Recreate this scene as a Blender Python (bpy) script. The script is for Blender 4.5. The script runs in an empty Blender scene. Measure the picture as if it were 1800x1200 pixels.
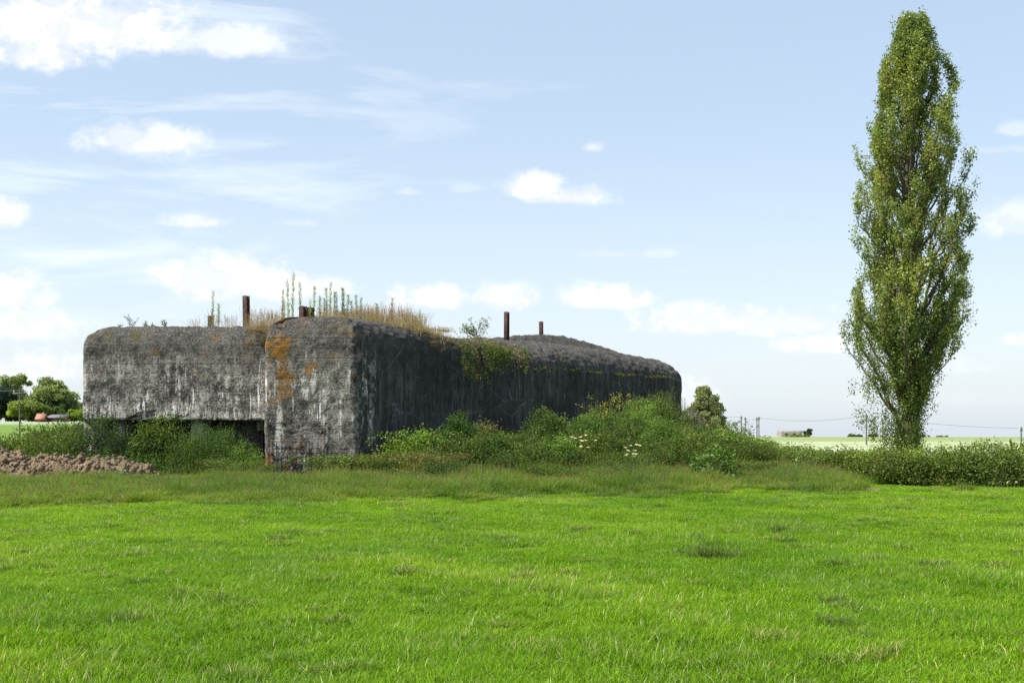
import bpy, math, random
import numpy as np
from mathutils import Vector, noise
R = math.radians
rng = np.random.default_rng(7)
random.seed(7)
C = bpy.context.scene.collection
scn = bpy.context.scene

# ------------------------------------------------------------------ camera
EYE, F, HZ = 1.65, 2250.0, 757.0
cd = bpy.data.cameras.new("camera"); cam = bpy.data.objects.new("camera", cd); C.objects.link(cam)
cam.location = (0, 0, EYE); cam.rotation_euler = (R(90), 0, 0)
cd.lens = 45; cd.sensor_width = 36; cd.shift_y = (HZ-600)/1800; cd.clip_start = .1; cd.clip_end = 9000
scn.camera = cam
scn.view_settings.view_transform = 'Standard'; scn.view_settings.look = 'None'
scn.view_settings.gamma = 1; scn.view_settings.exposure = 1.0
scn.cycles.use_adaptive_sampling = True
scn.cycles.max_bounces = 6; scn.cycles.transparent_max_bounces = 8
scn.cycles.use_denoising = False

# ------------------------------------------------------------------ node helper
class NT:
    def __init__(s, tree): s.t = tree; s.n = tree.nodes; s.l = tree.links
    def node(s, typ, **kw):
        n = s.n.new(typ)
        for k, v in kw.items(): setattr(n, k, v)
        return n
    def set(s, sock, v):
        if hasattr(v, 'bl_rna') and hasattr(v, 'is_linked'): s.l.new(v, sock)
        elif v is not None: sock.default_value = v
    def m(s, op, a, b=None, c=None, clamp=False):
        n = s.node('ShaderNodeMath', operation=op); n.use_clamp = clamp
        for i, x in enumerate((a, b, c)):
            if x is not None: s.set(n.inputs[i], x)
        return n.outputs[0]
    def v(s, op, a, b=None):
        n = s.node('ShaderNodeVectorMath', operation=op); s.set(n.inputs[0], a)
        if b is not None: s.set(n.inputs[1], b)
        return n.outputs['Value'] if op in ('LENGTH', 'DOT_PRODUCT', 'DISTANCE') else n.outputs[0]
    def noise(s, vec, scale, detail=4, rough=.55, dist=0):
        n = s.node('ShaderNodeTexNoise'); s.set(n.inputs['Vector'], vec)
        n.inputs['Scale'].default_value = scale; n.inputs['Detail'].default_value = detail
        n.inputs['Roughness'].default_value = rough; n.inputs['Distortion'].default_value = dist
        return n.outputs['Fac']
    def vor(s, vec, scale, feat='F1', out='Distance'):
        n = s.node('ShaderNodeTexVoronoi', feature=feat); s.set(n.inputs['Vector'], vec)
        n.inputs['Scale'].default_value = scale; return n.outputs[out]
    def ss(s, x, a, b, lo=0.0, hi=1.0):
        n = s.node('ShaderNodeMapRange', interpolation_type='SMOOTHSTEP'); s.set(n.inputs[0], x)
        for i, q in enumerate((a, b, lo, hi)): n.inputs[i+1].default_value = q
        return n.outputs[0]
    def mix(s, f, a, b, mode='MIX'):
        n = s.node('ShaderNodeMix', data_type='RGBA', blend_type=mode); s.set(n.inputs[0], f)
        for sock, x in ((n.inputs[6], a), (n.inputs[7], b)):
            if isinstance(x, tuple): x = (*x[:3], 1)
            s.set(sock, x)
        return n.outputs[2]
    def comb(s, x, y, z):
        n = s.node('ShaderNodeCombineXYZ')
        for i, q in enumerate((x, y, z)): s.set(n.inputs[i], q)
        return n.outputs[0]
    def sep(s, v):
        n = s.node('ShaderNodeSeparateXYZ'); s.set(n.inputs[0], v); return n.outputs

# ------------------------------------------------------------------ world: sky and clouds by direction
SUN_EL = R(52); sx, sy = -.93, -.37
w = bpy.data.worlds.new("World"); scn.world = w; w.use_nodes = True
t = NT(w.node_tree); w.node_tree.nodes.clear()
sky = t.node('ShaderNodeTexSky', sky_type='NISHITA'); sky.sun_disc = False
sky.sun_elevation = SUN_EL; sky.sun_rotation = math.atan2(sx, sy)
sky.air_density = 1.0; sky.dust_density = 1.5; sky.ozone_density = 1.3
co = t.node('ShaderNodeTexCoord').outputs['Generated']
X, Y, Z = t.sep(co)
Yc = t.m('MAXIMUM', t.m('ABSOLUTE', Y), .12)
u = t.m('DIVIDE', X, Yc); vv = t.m('DIVIDE', Z, Yc)
uv = t.comb(u, vv, t.m('MULTIPLY', t.m('SIGN', Y), 2.0))
# (u, v, half width, half height, density): the cumulus seen that day
CL = [(130, 40, 250, 85, 1), (60, 95, 130, 45, 1), (395, 72, 120, 42, .75), (250, 242, 135, 40, .8), (12, 372, 34, 40, .9), (342, 388, 62, 17, .7),
      (940, 328, 66, 30, 1), (1010, 345, 78, 26, 1), (1046, 258, 24, 16, .6), (375, 487, 135, 50, 1), (520, 505, 110, 36, .9), (20, 515, 75, 50, .9),
      (40, 570, 120, 42, .8), (60, 640, 120, 50, .7), (757, 523, 82, 29, 1), (886, 523, 68, 31, 1), (1073, 523, 88, 31, 1), (1250, 560, 170, 34, .95),
      (1390, 565, 110, 34, .9), (1435, 604, 80, 24, .8), (1085, 445, 60, 12, .45), (1160, 445, 40, 12, .4), (1785, 385, 100, 45, .65), (1795, 595, 40, 16, .7),
      (1225, 690, 60, 40, .6), (1650, 640, 150, 20, .35), (1790, 225, 40, 18, .5), (640, 600, 220, 26, .55), (720, 336, 24, 10, .4), (820, 330, 36, 12, .35), (520, 392, 40, 9, .4),
      (1760, 262, 90, 10, .35), (1620, 700, 240, 16, .25)]
n1 = t.noise(t.v('MULTIPLY', uv, (1, 1.25, 1)), 30, 8, .62); n2 = t.noise(uv, 9, 3, .5)
wob = t.m('ADD', t.m('MULTIPLY', t.m('SUBTRACT', n1, .5), 3.0), t.m('MULTIPLY', t.m('SUBTRACT', n2, .5), .9))
best = None
for (px, py, rx, ry, dn) in CL:
    rx, ry = rx*1.14, ry*1.2
    cu, cv = (px-900)/F, (HZ-py)/F
    d = t.v('SUBTRACT', uv, (cu, cv-ry*.15/F, 2)); d = t.v('MULTIPLY', d, (F/rx, F/ry, 1))
    d = t.v('MAXIMUM', d, t.v('MULTIPLY', d, (-1, -1.7, -1)))
    q = t.m('MULTIPLY', t.m('SUBTRACT', 1.0, t.v('LENGTH', d)), 1.0)
    q = t.m('MULTIPLY', t.m('ADD', t.m('MULTIPLY', q, 1.7), wob), dn)
    q = t.m('MINIMUM', q, dn)
    best = q if best is None else t.m('MAXIMUM', best, q)
# clouds elsewhere in the sky (beside and behind the view)
gen = t.ss(t.noise(t.v('MULTIPLY', co, (1, 1, 3.5)), 3.2, 6, .55), .56, .74)
away = t.ss(t.m('ABSOLUTE', u), .46, .6); back = t.ss(Y, .1, -.05)
gen = t.m('MULTIPLY', gen, t.m('MAXIMUM', away, t.m('MAXIMUM', back, t.ss(vv, .42, .6))))
cov = t.m('MAXIMUM', t.ss(best, -.04, 1.3), gen)
# thin veils: stretched streaks and milky air at the left
st = t.noise(t.v('MULTIPLY', uv, (2.2, 12, 1)), 1.4, 6, .62, .6)
lb = t.ss(u, .15, -.4)
veil = t.m('MULTIPLY', t.ss(st, .42, .72), t.m('ADD', .22, t.m('MULTIPLY', lb, .55)))
milk = t.m('MULTIPLY', lb, t.ss(vv, .34, .05, 0, .32))
haze = t.ss(vv, .26, .0, .18, .50)
f0 = t.m('MAXIMUM', t.m('ADD', veil, milk), haze, clamp=True)
base = t.mix(1.0, sky.outputs[0], (1.0, .95, .90), 'MULTIPLY')
base = t.mix(.30, base, (3.8, 5.0, 6.6))
base = t.mix(f0, base, (5.3, 5.75, 6.05))
shade = t.ss(t.m('SUBTRACT', t.noise(t.v('ADD', uv, (-.006, .009, 0)), 30, 5, .6), n1), -.06, .07)
ccol = t.mix(shade, (6.25, 6.25, 6.25), (5.3, 5.38, 5.6))
fin = t.mix(t.m('MULTIPLY', cov, .95), base, ccol)
below = t.ss(Z, -.02, -.1)
fin = t.mix(below, fin, (1.2, 1.6, .8))
bg = t.node('ShaderNodeBackground'); t.l.new(fin, bg.inputs[0]); bg.inputs[1].default_value = .094
t.l.new(bg.outputs[0], t.node('ShaderNodeOutputWorld').inputs[0])

sd = bpy.data.lights.new("sun", 'SUN'); sun = bpy.data.objects.new("sun", sd); C.objects.link(sun)
sd.energy = 4.0; sd.angle = R(.55); sd.color = (1, .95, .87)
sv = Vector((sx*math.cos(SUN_EL), sy*math.cos(SUN_EL), math.sin(SUN_EL)))
sun.rotation_euler = sv.to_track_quat('Z', 'Y').to_euler(); sun.location = (-30, -20, 60)

# ------------------------------------------------------------------ materials
def mat(name):
    m = bpy.data.materials.new(name); m.use_nodes = True; m.node_tree.nodes.clear(); return m, NT(m.node_tree)
def finish(t, col, rough=.9, bump=None, bs=.3, bd=.02, spec=.3):
    p = t.node('ShaderNodeBsdfPrincipled'); t.set(p.inputs['Base Color'], col); t.set(p.inputs['Roughness'], rough)
    p.inputs['Specular IOR Level'].default_value = spec
    if bump is not None:
        b = t.node('ShaderNodeBump'); b.inputs['Strength'].default_value = bs; b.inputs['Distance'].default_value = bd
        t.l.new(bump, b.inputs['Height']); t.l.new(b.outputs[0], p.inputs['Normal'])
    t.l.new(p.outputs[0], t.node('ShaderNodeOutputMaterial').inputs[0]); return p
def geo(t): return t.node('ShaderNodeNewGeometry')

def leafmat(name, trans=.35, rough=.5, spec=.35, patch=None, gain=1.0, var=.3):
    m, t = mat(name)
    a = t.node('ShaderNodeAttribute', attribute_name='Col')
    col = a.outputs['Color']
    pos = geo(t).outputs['Position']
    nz = t.noise(pos, .45, 3)
    col = t.mix(t.ss(nz, .3, .7), t.mix(1, col, (.86*gain, .9*gain, .9*gain), 'MULTIPLY'), t.mix(1, col, (1.16*gain, 1.1*gain, .9*gain), 'MULTIPLY'))
    rnd = t.node('ShaderNodeObjectInfo').outputs['Random']   # plant to plant differences
    col = t.mix(rnd, t.mix(1, col, (1-var*.9, 1-var*.75, 1-var*.7), 'MULTIPLY'), t.mix(1, col, (1+var*1.2, 1+var*.75, 1+var*.3), 'MULTIPLY'))
    if patch: col = patch(t, col, pos)
    p = t.node('ShaderNodeBsdfPrincipled'); t.l.new(col, p.inputs['Base Color'])
    p.inputs['Roughness'].default_value = rough; p.inputs['Specular IOR Level'].default_value = spec
    tr = t.node('ShaderNodeBsdfTranslucent'); t.l.new(t.mix(1, col, (1.25, 1.25, .6), 'MULTIPLY'), tr.inputs[0])
    ms = t.node('ShaderNodeMixShader'); ms.inputs[0].default_value = trans
    t.l.new(p.outputs[0], ms.inputs[1]); t.l.new(tr.outputs[0], ms.inputs[2])
    t.l.new(ms.outputs[0], t.node('ShaderNodeOutputMaterial').inputs[0])
    return m
def grass_patch(t, col, pos):
    a = t.noise(t.v('MULTIPLY', pos, (1, .8, 1)), .16, 4, .6)
    b = t.noise(t.v('MULTIPLY', pos, (1, .6, 1)), .7, 4, .6)
    col = t.mix(t.ss(a, .35, .66), t.mix(1, col, (.76, .86, .8), 'MULTIPLY'), t.mix(1, col, (1.10, 1.06, 1.0), 'MULTIPLY'))
    return t.mix(t.ss(b, .56, .74, 0, .45), col, t.mix(1, col, (.5, .62, .6), 'MULTIPLY'))
M_LEAF = leafmat('foliage', .4, .6, .2, gain=1.36, var=.38); M_GRASS = leafmat('meadow_grass', .42, .5, .15, grass_patch, var=.12); M_UNDER = leafmat('undergrowth_leaf', .4, .6, .2, gain=1.25, var=.45); M_DRY = leafmat('dry_grass', .25, .6, .2)
M_POP = leafmat('poplar_leaf', .42, .4, .4, gain=1.42, var=.0)

m, t = mat('bark'); M_BARK = m
pos = t.node('ShaderNodeTexCoord').outputs['Object']
n = t.noise(t.v('MULTIPLY', pos, (1, 1, .2)), 14, 5)
finish(t, t.mix(n, (.05, .04, .03), (.17, .14, .105)), .95, n, .6, .03)

m, t = mat('soil_clods'); M_SOIL = m
pos = t.node('ShaderNodeTexCoord').outputs['Object']
n = t.noise(pos, 3, 6); n2 = t.noise(pos, 22, 5, .7)
c = t.mix(n, (.088, .064, .040), (.21, .158, .100)); c = t.mix(t.ss(n2, .45, .7), c, (.31, .25, .165))
finish(t, c, 1, n2, .8, .05, .1)

m, t = mat('rusty_steel'); M_RUST = m
pos = t.node('ShaderNodeTexCoord').outputs['Object']
n = t.noise(pos, 6, 6, .65); n2 = t.noise(pos, 40, 3)
finish(t, t.mix(t.ss(n, .35, .65), (.03, .018, .015), (.085, .042, .03)), .85, n2, .4, .004)

m, t = mat('grey_wood'); M_POLE = m
pos = t.node('ShaderNodeTexCoord').outputs['Object']
finish(t, t.mix(t.noise(pos, 3, 4), (.09, .08, .075), (.16, .145, .13)), .9)
m, t = mat('wire'); M_WIRE = m; finish(t, (.12, .12, .13, 1), .6)

def concrete(name, kind):
    m, t = mat(name)
    g = geo(t); pos = t.node('ShaderNodeTexCoord').outputs['Object']
    X, Y, Z = t.sep(pos)
    nx, ny, nz_ = t.sep(g.outputs['Normal'])
    up = t.ss(t.m('ADD', nz_, t.m('MULTIPLY', t.m('SUBTRACT', t.noise(pos, 1.6, 5, .7), .5), .9)), .1, .85)
    big = t.noise(pos, .55, 5, .6); med = t.noise(pos, 2.6, 6, .68); fine = t.noise(pos, 14, 5, .72)
    hor = t.comb(t.m('ADD', X, t.m('MULTIPLY', Y, 1.0)), 0.0, t.m('MULTIPLY', Z, .13))
    s1 = t.noise(hor, 3.2, 6, .7); s2 = t.noise(hor, 9, 5, .7)
    speck = t.vor(t.v('MULTIPLY', pos, (1, 1, 1)), 11)
    boards = t.m('PINGPONG', Z, .17)
    bl = t.ss(boards, .0, .016, 1, 0)
    dark = (.032, .030, .027); mid = (.138, .131, .114); pale = (.33, .308, .26); white = (.68, .66, .60)
    blend = t.m('ADD', t.m('ADD', t.m('MULTIPLY', big, .5), t.m('MULTIPLY', med, .75)), t.m('MULTIPLY', fine, .8))
    if kind == 'front':
        c = t.mix(t.ss(blend, .82, 1.06), dark, mid)
        c = t.mix(t.ss(blend, .98, 1.16), c, pale)
        pits = t.ss(t.noise(pos, 7, 6, .75), .40, .30); c = t.mix(t.m('MULTIPLY', pits, .8), c, (.02, .02, .02))
        c = t.mix(t.ss(t.m('ADD', Z, t.m('MULTIPLY', t.m('SUBTRACT', big, .5), 2.5)), 3.6, 4.8, 0, .55), c, (.035, .034, .032))
        vj = t.ss(t.m('PINGPONG', t.m('ADD', X, .3), .62), .0, .014, 1, 0); hj = t.ss(t.m('PINGPONG', t.m('ADD', Z, .1), .42), .0, .016, 1, 0)
        jn = t.m('MULTIPLY', t.m('MAXIMUM', vj, hj), t.ss(med, .42, .56)); c = t.mix(t.m('MULTIPLY', jn, .75), c, (.03, .03, .028))
        fall = t.ss(t.m('ADD', Z, t.m('MULTIPLY', med, 1.2)), 5.4, 3.8)
        # pale lime leached down the face, strongest low on the overhanging slab
        lo = t.ss(t.m('ADD', Z, t.m('MULTIPLY', t.m('SUBTRACT', s1, .5), 2.6)), 3.1, 2.2)
        onwing = t.ss(X, -8.5, -8.8); c = t.mix(t.m('SUBTRACT', .22, t.m('MULTIPLY', onwing, .22)), c, dark)
        k = t.m('MULTIPLY', t.ss(s1, .52, .61), t.ss(med, .40, .54))
        k = t.m('MAXIMUM', t.m('MULTIPLY', k, .8), t.m('MULTIPLY', t.m('MULTIPLY', t.m('MULTIPLY', lo, t.ss(s2, .44, .58)), t.ss(t.noise(pos, .9, 4), .36, .56)), onwing))
        k = t.m('MAXIMUM', k, t.m('MULTIPLY', t.ss(s2, .61, .67), t.ss(big, .42, .56)))
        c = t.mix(t.m('MULTIPLY', t.m('MULTIPLY', k, fall), t.ss(fine, .28, .56)), c, white)
        dr = t.noise(t.comb(t.m('ADD', X, t.m('MULTIPLY', fine, .05)), 0.0, t.m('MULTIPLY', Z, .10)), 5.5, 5, .62)
        c = t.mix(t.m('MULTIPLY', t.m('MULTIPLY', t.ss(dr, .60, .645), t.ss(t.noise(pos, .8, 3), .42, .56)), t.m('MULTIPLY', fall, t.ss(fine, .3, .5))), c, (.78, .78, .75))
        lich = t.noise(pos, 1.5, 6, .72)
        edge = t.ss(t.m('ABSOLUTE', t.m('ADD', X, 8.0)), 1.5, .25, 0, .13)
        lz = t.m('ADD', t.m('ADD', lich, edge), t.m('MULTIPLY', t.m('SUBTRACT', fine, .5), .3))
        lz = t.m('ADD', lz, t.ss(t.m('ABSOLUTE', t.m('SUBTRACT', Z, 4.3)), 1.9, .5, -.06, .035))
        c = t.mix(t.ss(lz, .625, .70), c, t.mix(fine, (.14, .075, .02), (.34, .17, .035)))
        c = t.mix(t.m('MULTIPLY', bl, .45), c, dark)
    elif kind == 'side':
        c = t.mix(t.ss(blend, .8, 1.25), (.019, .0195, .020), (.055, .055, .054))  # side walls: much darker base tones than the front
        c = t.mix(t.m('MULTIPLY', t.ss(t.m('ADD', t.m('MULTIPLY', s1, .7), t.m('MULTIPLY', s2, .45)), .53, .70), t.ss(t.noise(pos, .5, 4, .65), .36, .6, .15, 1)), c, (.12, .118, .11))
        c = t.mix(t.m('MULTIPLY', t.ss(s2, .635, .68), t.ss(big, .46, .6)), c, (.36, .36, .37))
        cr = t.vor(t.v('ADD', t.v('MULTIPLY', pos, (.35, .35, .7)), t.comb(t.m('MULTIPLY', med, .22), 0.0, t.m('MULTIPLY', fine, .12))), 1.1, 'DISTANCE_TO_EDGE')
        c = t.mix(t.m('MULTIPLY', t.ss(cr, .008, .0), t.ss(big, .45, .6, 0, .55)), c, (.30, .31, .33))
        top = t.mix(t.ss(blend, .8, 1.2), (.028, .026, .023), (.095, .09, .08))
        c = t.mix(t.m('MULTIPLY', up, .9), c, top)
    else:
        c = t.mix(t.ss(blend, .82, 1.2), (.035, .033, .031), (.16, .15, .135))
        c = t.mix(t.ss(fine, .6, .72), c, (.42, .40, .36))
    rub = t.mix(t.ss(speck, .18, .5), (.30, .28, .25), (.045, .043, .04))
    rub = t.mix(t.ss(fine, .35, .65), (.05, .047, .043), rub)
    if kind != 'side': c = t.mix(t.m('MULTIPLY', up, .75), c, rub)
    moss = t.m('MULTIPLY', t.ss(t.noise(pos, 1.1, 5, .65), .56, .66), t.ss(nz_, -.05, .45))
    c = t.mix(t.m('MULTIPLY', moss, .65), c, (.085, .075, .025))
    h = t.m('ADD', t.m('MULTIPLY', med, 1.2), t.m('MULTIPLY', fine, 1.3))
    h = t.m('ADD', h, t.m('MULTIPLY', t.ss(speck, 0, .5, .4, 0), t.m('ADD', t.m('MULTIPLY', up, 2.0), .25)))
    h = t.m('SUBTRACT', h, t.m('MULTIPLY', bl, .2 if kind == 'front' else .0))
    finish(t, c, .95, h, .9 if kind != 'side' else .5, .05, .2)
    return m
M_CF, M_CS, M_CR = concrete('weathered_concrete', 'front'), concrete('dark_side_concrete', 'side'), concrete('rubble_concrete', 'roof')
m, t = mat('recess_concrete'); M_CREC = m
pos = t.node('ShaderNodeTexCoord').outputs['Object']
X, Y, Z = t.sep(pos)
s1 = t.noise(t.comb(X, Y, t.m('MULTIPLY', Z, .2)), 2.2, 6, .7); n = t.noise(pos, 5, 5, .7)
c = t.mix(t.ss(n, .3, .7), (.16, .155, .145), (.34, .33, .31)); c = t.mix(t.ss(s1, .48, .58), c, (.72, .72, .70))
finish(t, c, .95, n, .5, .03)

# ------------------------------------------------------------------ mesh builder
class MB:
    def __init__(s): s.V = []; s.Q = []; s.T = []; s.K = []; s.n = 0
    def add(s, V, Q=None, T=None, col=(.5, .5, .5)):
        V = np.asarray(V, float).reshape(-1, 3); s.V.append(V)
        k = np.asarray(col, float); s.K.append(np.broadcast_to(k, (len(V), 3)).copy() if k.ndim == 1 else k)
        if Q is not None and len(Q): s.Q.append(np.asarray(Q, int)+s.n)
        if T is not None and len(T): s.T.append(np.asarray(T, int)+s.n)
        s.n += len(V)
    def merge(s, o, M=None, off=(0, 0, 0), tint=1.0):
        for V, K in zip(o.V, o.K):
            s.V.append((V @ M.T if M is not None else V)+np.asarray(off)); s.K.append(K*tint)
        s.Q += [q+s.n for q in o.Q]; s.T += [q+s.n for q in o.T]; s.n += o.n
    def mesh(s, name, material, smooth=False, colattr=True):
        me = bpy.data.meshes.new(name)
        V = np.concatenate(s.V) if s.V else np.zeros((0, 3))
        Q = np.concatenate(s.Q) if s.Q else np.zeros((0, 4), int); T = np.concatenate(s.T) if s.T else np.zeros((0, 3), int)
        me.vertices.add(len(V)); me.vertices.foreach_set('co', V.astype(np.float32).ravel())
        nl = len(Q)*4+len(T)*3; me.loops.add(nl); me.polygons.add(len(Q)+len(T))
        me.loops.foreach_set('vertex_index', np.concatenate([Q.ravel(), T.ravel()]).astype(np.int32))
        ls = np.concatenate([np.arange(len(Q))*4, len(Q)*4+np.arange(len(T))*3]).astype(np.int32)
        me.polygons.foreach_set('loop_start', ls)
        if smooth: me.polygons.foreach_set('use_smooth', np.ones(len(Q)+len(T), bool))
        me.update(calc_edges=True); me.validate()
        if colattr and len(V) == len(me.vertices):
            K = np.concatenate(s.K); a = me.color_attributes.new('Col', 'FLOAT_COLOR', 'POINT')
            a.data.foreach_set('color', np.concatenate([K, np.ones((len(K), 1))], 1).astype(np.float32).ravel())
        me.materials.append(material); return me
    def build(s, name, material, parent=None, smooth=False, colattr=True, coll=None):
        o = bpy.data.objects.new(name, s.mesh(name, material, smooth, colattr))
        (coll or C).objects.link(o)
        if parent: o.parent = parent
        return o
def tag(o, label=None, cat=None, group=None, kind=None):
    for k, v_ in (('label', label), ('category', cat), ('group', group), ('kind', kind)):
        if v_: o[k] = v_
    return o
def empty(name, loc, rz=0):
    o = bpy.data.objects.new(name, None); C.objects.link(o); o.location = loc; o.rotation_euler.z = rz; o.empty_display_size = .2; return o
def copy_tree(o):
    c = o.copy(); C.objects.link(c)
    for ch in [x for x in C.objects if x.parent == o]:
        d = ch.copy(); C.objects.link(d); d.parent = c
    return c
def P(px, py, d): return np.array([(px-900)/F*d, d, EYE-(py-HZ)/F*d])
def unit(a): return a/np.maximum(np.linalg.norm(a, axis=-1, keepdims=True), 1e-9)
def box(mb, a, b, col=(.5, .5, .5)):
    x0, y0, z0 = a; x1, y1, z1 = b
    V = [(x0,y0,z0),(x1,y0,z0),(x1,y1,z0),(x0,y1,z0),(x0,y0,z1),(x1,y0,z1),(x1,y1,z1),(x0,y1,z1)]
    mb.add(V, [(3,2,1,0),(4,5,6,7),(0,1,5,4),(1,2,6,5),(2,3,7,6),(3,0,4,7)], col=col)
def tube(mb, pts, rad, sides=5, col=(.1, .08, .06)):
    pts = np.asarray(pts, float); n = len(pts); rad = np.broadcast_to(rad, (n,))
    d = unit(np.gradient(pts, axis=0)); ref = np.array([.3, 1, .1]) if abs(d[0] @ unit(np.array([.3, 1, .1]))) < .9 else np.array([1., 0, 0])
    a = unit(np.cross(d, ref)); b = np.cross(d, a); th = np.linspace(0, 2*np.pi, sides, endpoint=False)
    V = pts[:, None]+(a[:, None]*np.cos(th)[None, :, None]+b[:, None]*np.sin(th)[None, :, None])*rad[:, None, None]
    i = np.arange(n-1)[:, None]*sides+np.arange(sides)[None]; j = np.arange(n-1)[:, None]*sides+(np.arange(sides)[None]+1) % sides
    mb.add(V, np.stack([i, j, j+sides, i+sides], -1).reshape(-1, 4), col=col)
def rdir(n, zb=0., r=rng):
    v = r.normal(size=(n, 3)); v[:, 2] += zb; return unit(v)
def leaves(mb, c, L, W, col, zb=0., ax=None, fold=.18, jit=.22, r=rng, droop=0):
    """leaf blades: folded rhombi with base at c"""
    n = len(c); a = rdir(n, zb, r) if ax is None else unit(ax+r.normal(size=(n, 3))*.35)
    s = unit(np.cross(a, rdir(n, 0, r))); nn = np.cross(a, s)
    L = L*r.uniform(.65, 1.25, n)[:, None]; W = W*r.uniform(.7, 1.25, n)[:, None]
    V = np.stack([c, c+a*L*.42+s*W/2+nn*fold*W, c+a*L-np.array([0, 0, 1.])*droop*L, c+a*L*.42-s*W/2+nn*fold*W], 1)
    k = np.asarray(col, float); k = np.broadcast_to(k, (n, 3))*np.exp(r.normal(size=(n, 1))*jit); k = k*(1+r.normal(size=(n, 3))*.05)
    mb.add(V.reshape(-1, 3), np.arange(n*4).reshape(n, 4), col=np.repeat(np.abs(k), 4, 0))
def blades(mb, base, h, wd, col, lean=.35, seg=3, tipdry=.0, jit=.2, r=rng, leandir=None):
    n = len(base); h = np.broadcast_to(h, (n,))*r.uniform(.6, 1.2, n)
    th = r.uniform(0, 2*np.pi, n); dirn = np.stack([np.cos(th), np.sin(th), th*0], 1)
    if leandir is not None: dirn = unit(dirn+np.array(leandir))
    side = np.stack([-np.sin(th+r.normal(size=n)*.6), np.cos(th), th*0], 1); side = unit(side)
    le = lean*r.uniform(.2, 1.6, n); w_ = wd*r.uniform(.7, 1.3, n)
    k = np.broadcast_to(np.asarray(col, float), (n, 3))*np.exp(r.normal(size=(n, 1))*jit)
    V = []; K = []
    for i in range(seg+1):
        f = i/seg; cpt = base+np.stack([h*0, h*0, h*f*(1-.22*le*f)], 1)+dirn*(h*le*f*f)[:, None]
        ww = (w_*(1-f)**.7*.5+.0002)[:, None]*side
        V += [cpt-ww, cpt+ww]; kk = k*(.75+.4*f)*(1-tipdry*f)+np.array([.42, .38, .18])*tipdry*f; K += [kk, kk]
    V = np.stack(V, 1).reshape(-1, 3); K = np.stack(K, 1).reshape(-1, 3); m_ = 2*(seg+1)
    b0 = np.arange(n)[:, None]*m_; Q = [np.stack([b0[:, 0]+2*i, b0[:, 0]+2*i+1, b0[:, 0]+2*i+3, b0[:, 0]+2*i+2], 1) for i in range(seg)]
    mb.add(V, np.concatenate(Q), col=K)

# ------------------------------------------------------------------ terrain
def sst(x, a, b):
    q = np.clip((x-a)/(b-a), 0, 1); return q*q*(3-2*q)
def G(x, y):
    x = np.asarray(x, float); y = np.asarray(y, float)
    near = 1-sst(y, 60, 90)
    g = .03*np.sin(x*.9+.6*np.sin(y*.5))*np.sin(y*.7+1)+.02*np.sin(x*2.3+y*1.1)*near+.05*np.sin(x*.21+2)*np.sin(y*.17)
    g = g+.95*np.exp(-(((x-5.5)/5.5)**2+((y-50)/8.5)**2))
    b = x/np.maximum(y, 5)
    g = g+(np.clip(y, 90, 255)-90)/165*3.55*sst(-b, .2, .3)
    return g-np.maximum(y-345, 0)*.0065
def axis(lo, hi, core, step, gr=1.13):
    a = list(np.arange(core[0], core[1]+step/2, step)); s = step
    while a[-1] < hi: s *= gr; a.append(a[-1]+s)
    s = step
    while a[0] > lo: s *= gr; a.insert(0, a[0]-s)
    return np.array(a)
GX, GY = axis(-900, 900, (-24, 24), .5), axis(-60, 1500, (2, 60), .5)
def sheet(name, ix, iy, dz, material):
    xs, ys = GX[ix], GY[iy]; A, B = np.meshgrid(xs, ys)
    V = np.stack([A, B, G(A, B)+dz], -1).reshape(-1, 3); nx = len(xs)
    i = (np.arange(len(ys)-1)[:, None]*nx+np.arange(nx-1)[None]).ravel()
    mb = MB(); mb.add(V, np.stack([i, i+1, i+1+nx, i+nx], 1)); return mb.build(name, material, smooth=True, colattr=False)
m, t = mat('ground'); pos = geo(t).outputs['Position']; X, Y, Z = t.sep(pos)
n = t.noise(pos, .35, 5, .6); n2 = t.noise(pos, 6, 4)
c = t.mix(n, (.06, .12, .014), (.09, .15, .02)); c = t.mix(t.ss(n2, .58, .7), c, (.12, .10, .055))
far = t.mix(t.noise(pos, .012, 4), (.09, .14, .03), (.20, .21, .08))
c = t.mix(t.ss(Y, 75, 95), c, far); finish(t, c, 1, n2, .4, .05, .1)
tag(sheet('ground', np.arange(len(GX)), np.arange(len(GY)), -.015, m), kind='structure', label='rough ground under the meadow and fields')
# pale crop field on the right, green crop field on the left
m, t = mat('pale_crop'); pos = geo(t).outputs['Position']; X, Y, Z = t.sep(pos)
n = t.noise(pos, .5, 6, .7); band = t.noise(t.comb(t.m('MULTIPLY', X, .004), t.m('MULTIPLY', Y, .05), 0.0), 1.0, 4, .6)
tram = t.ss(t.m('PINGPONG', t.m('ADD', X, t.m('MULTIPLY', Y, .35)), 9.0), .0, .5, .5, 0)
c = t.mix(t.ss(band, .42, .6), (.36, .40, .26), (.20, .26, .085)); c = t.mix(t.ss(n, .45, .65, 0, .7), c, (.50, .52, .40))
c = t.mix(t.ss(Y, 175, 215, 0, .75), c, (.17, .22, .075)); c = t.mix(t.m('MULTIPLY', tram, .6), c, (.15, .18, .07))
finish(t, c, 1, n, .6, .3, .1)
ix = np.where((GX > 8) & (GX < 320))[0]; iy = np.where((GY > 66) & (GY < 420))[0]
tag(sheet('crop_field', ix, iy, .06, m), kind='structure', label='pale flowering crop field beyond the hedge')
m, t = mat('green_crop'); pos = geo(t).outputs['Position']; X, Y, Z = t.sep(pos)
n = t.noise(pos, .6, 5, .7)
c = t.mix(n, (.09, .17, .03), (.15, .22, .045)); c = t.mix(t.ss(Y, 195, 235, 0, .85), c, (.30, .34, .24))
finish(t, c, 1, n, .5, .3, .1)
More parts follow.
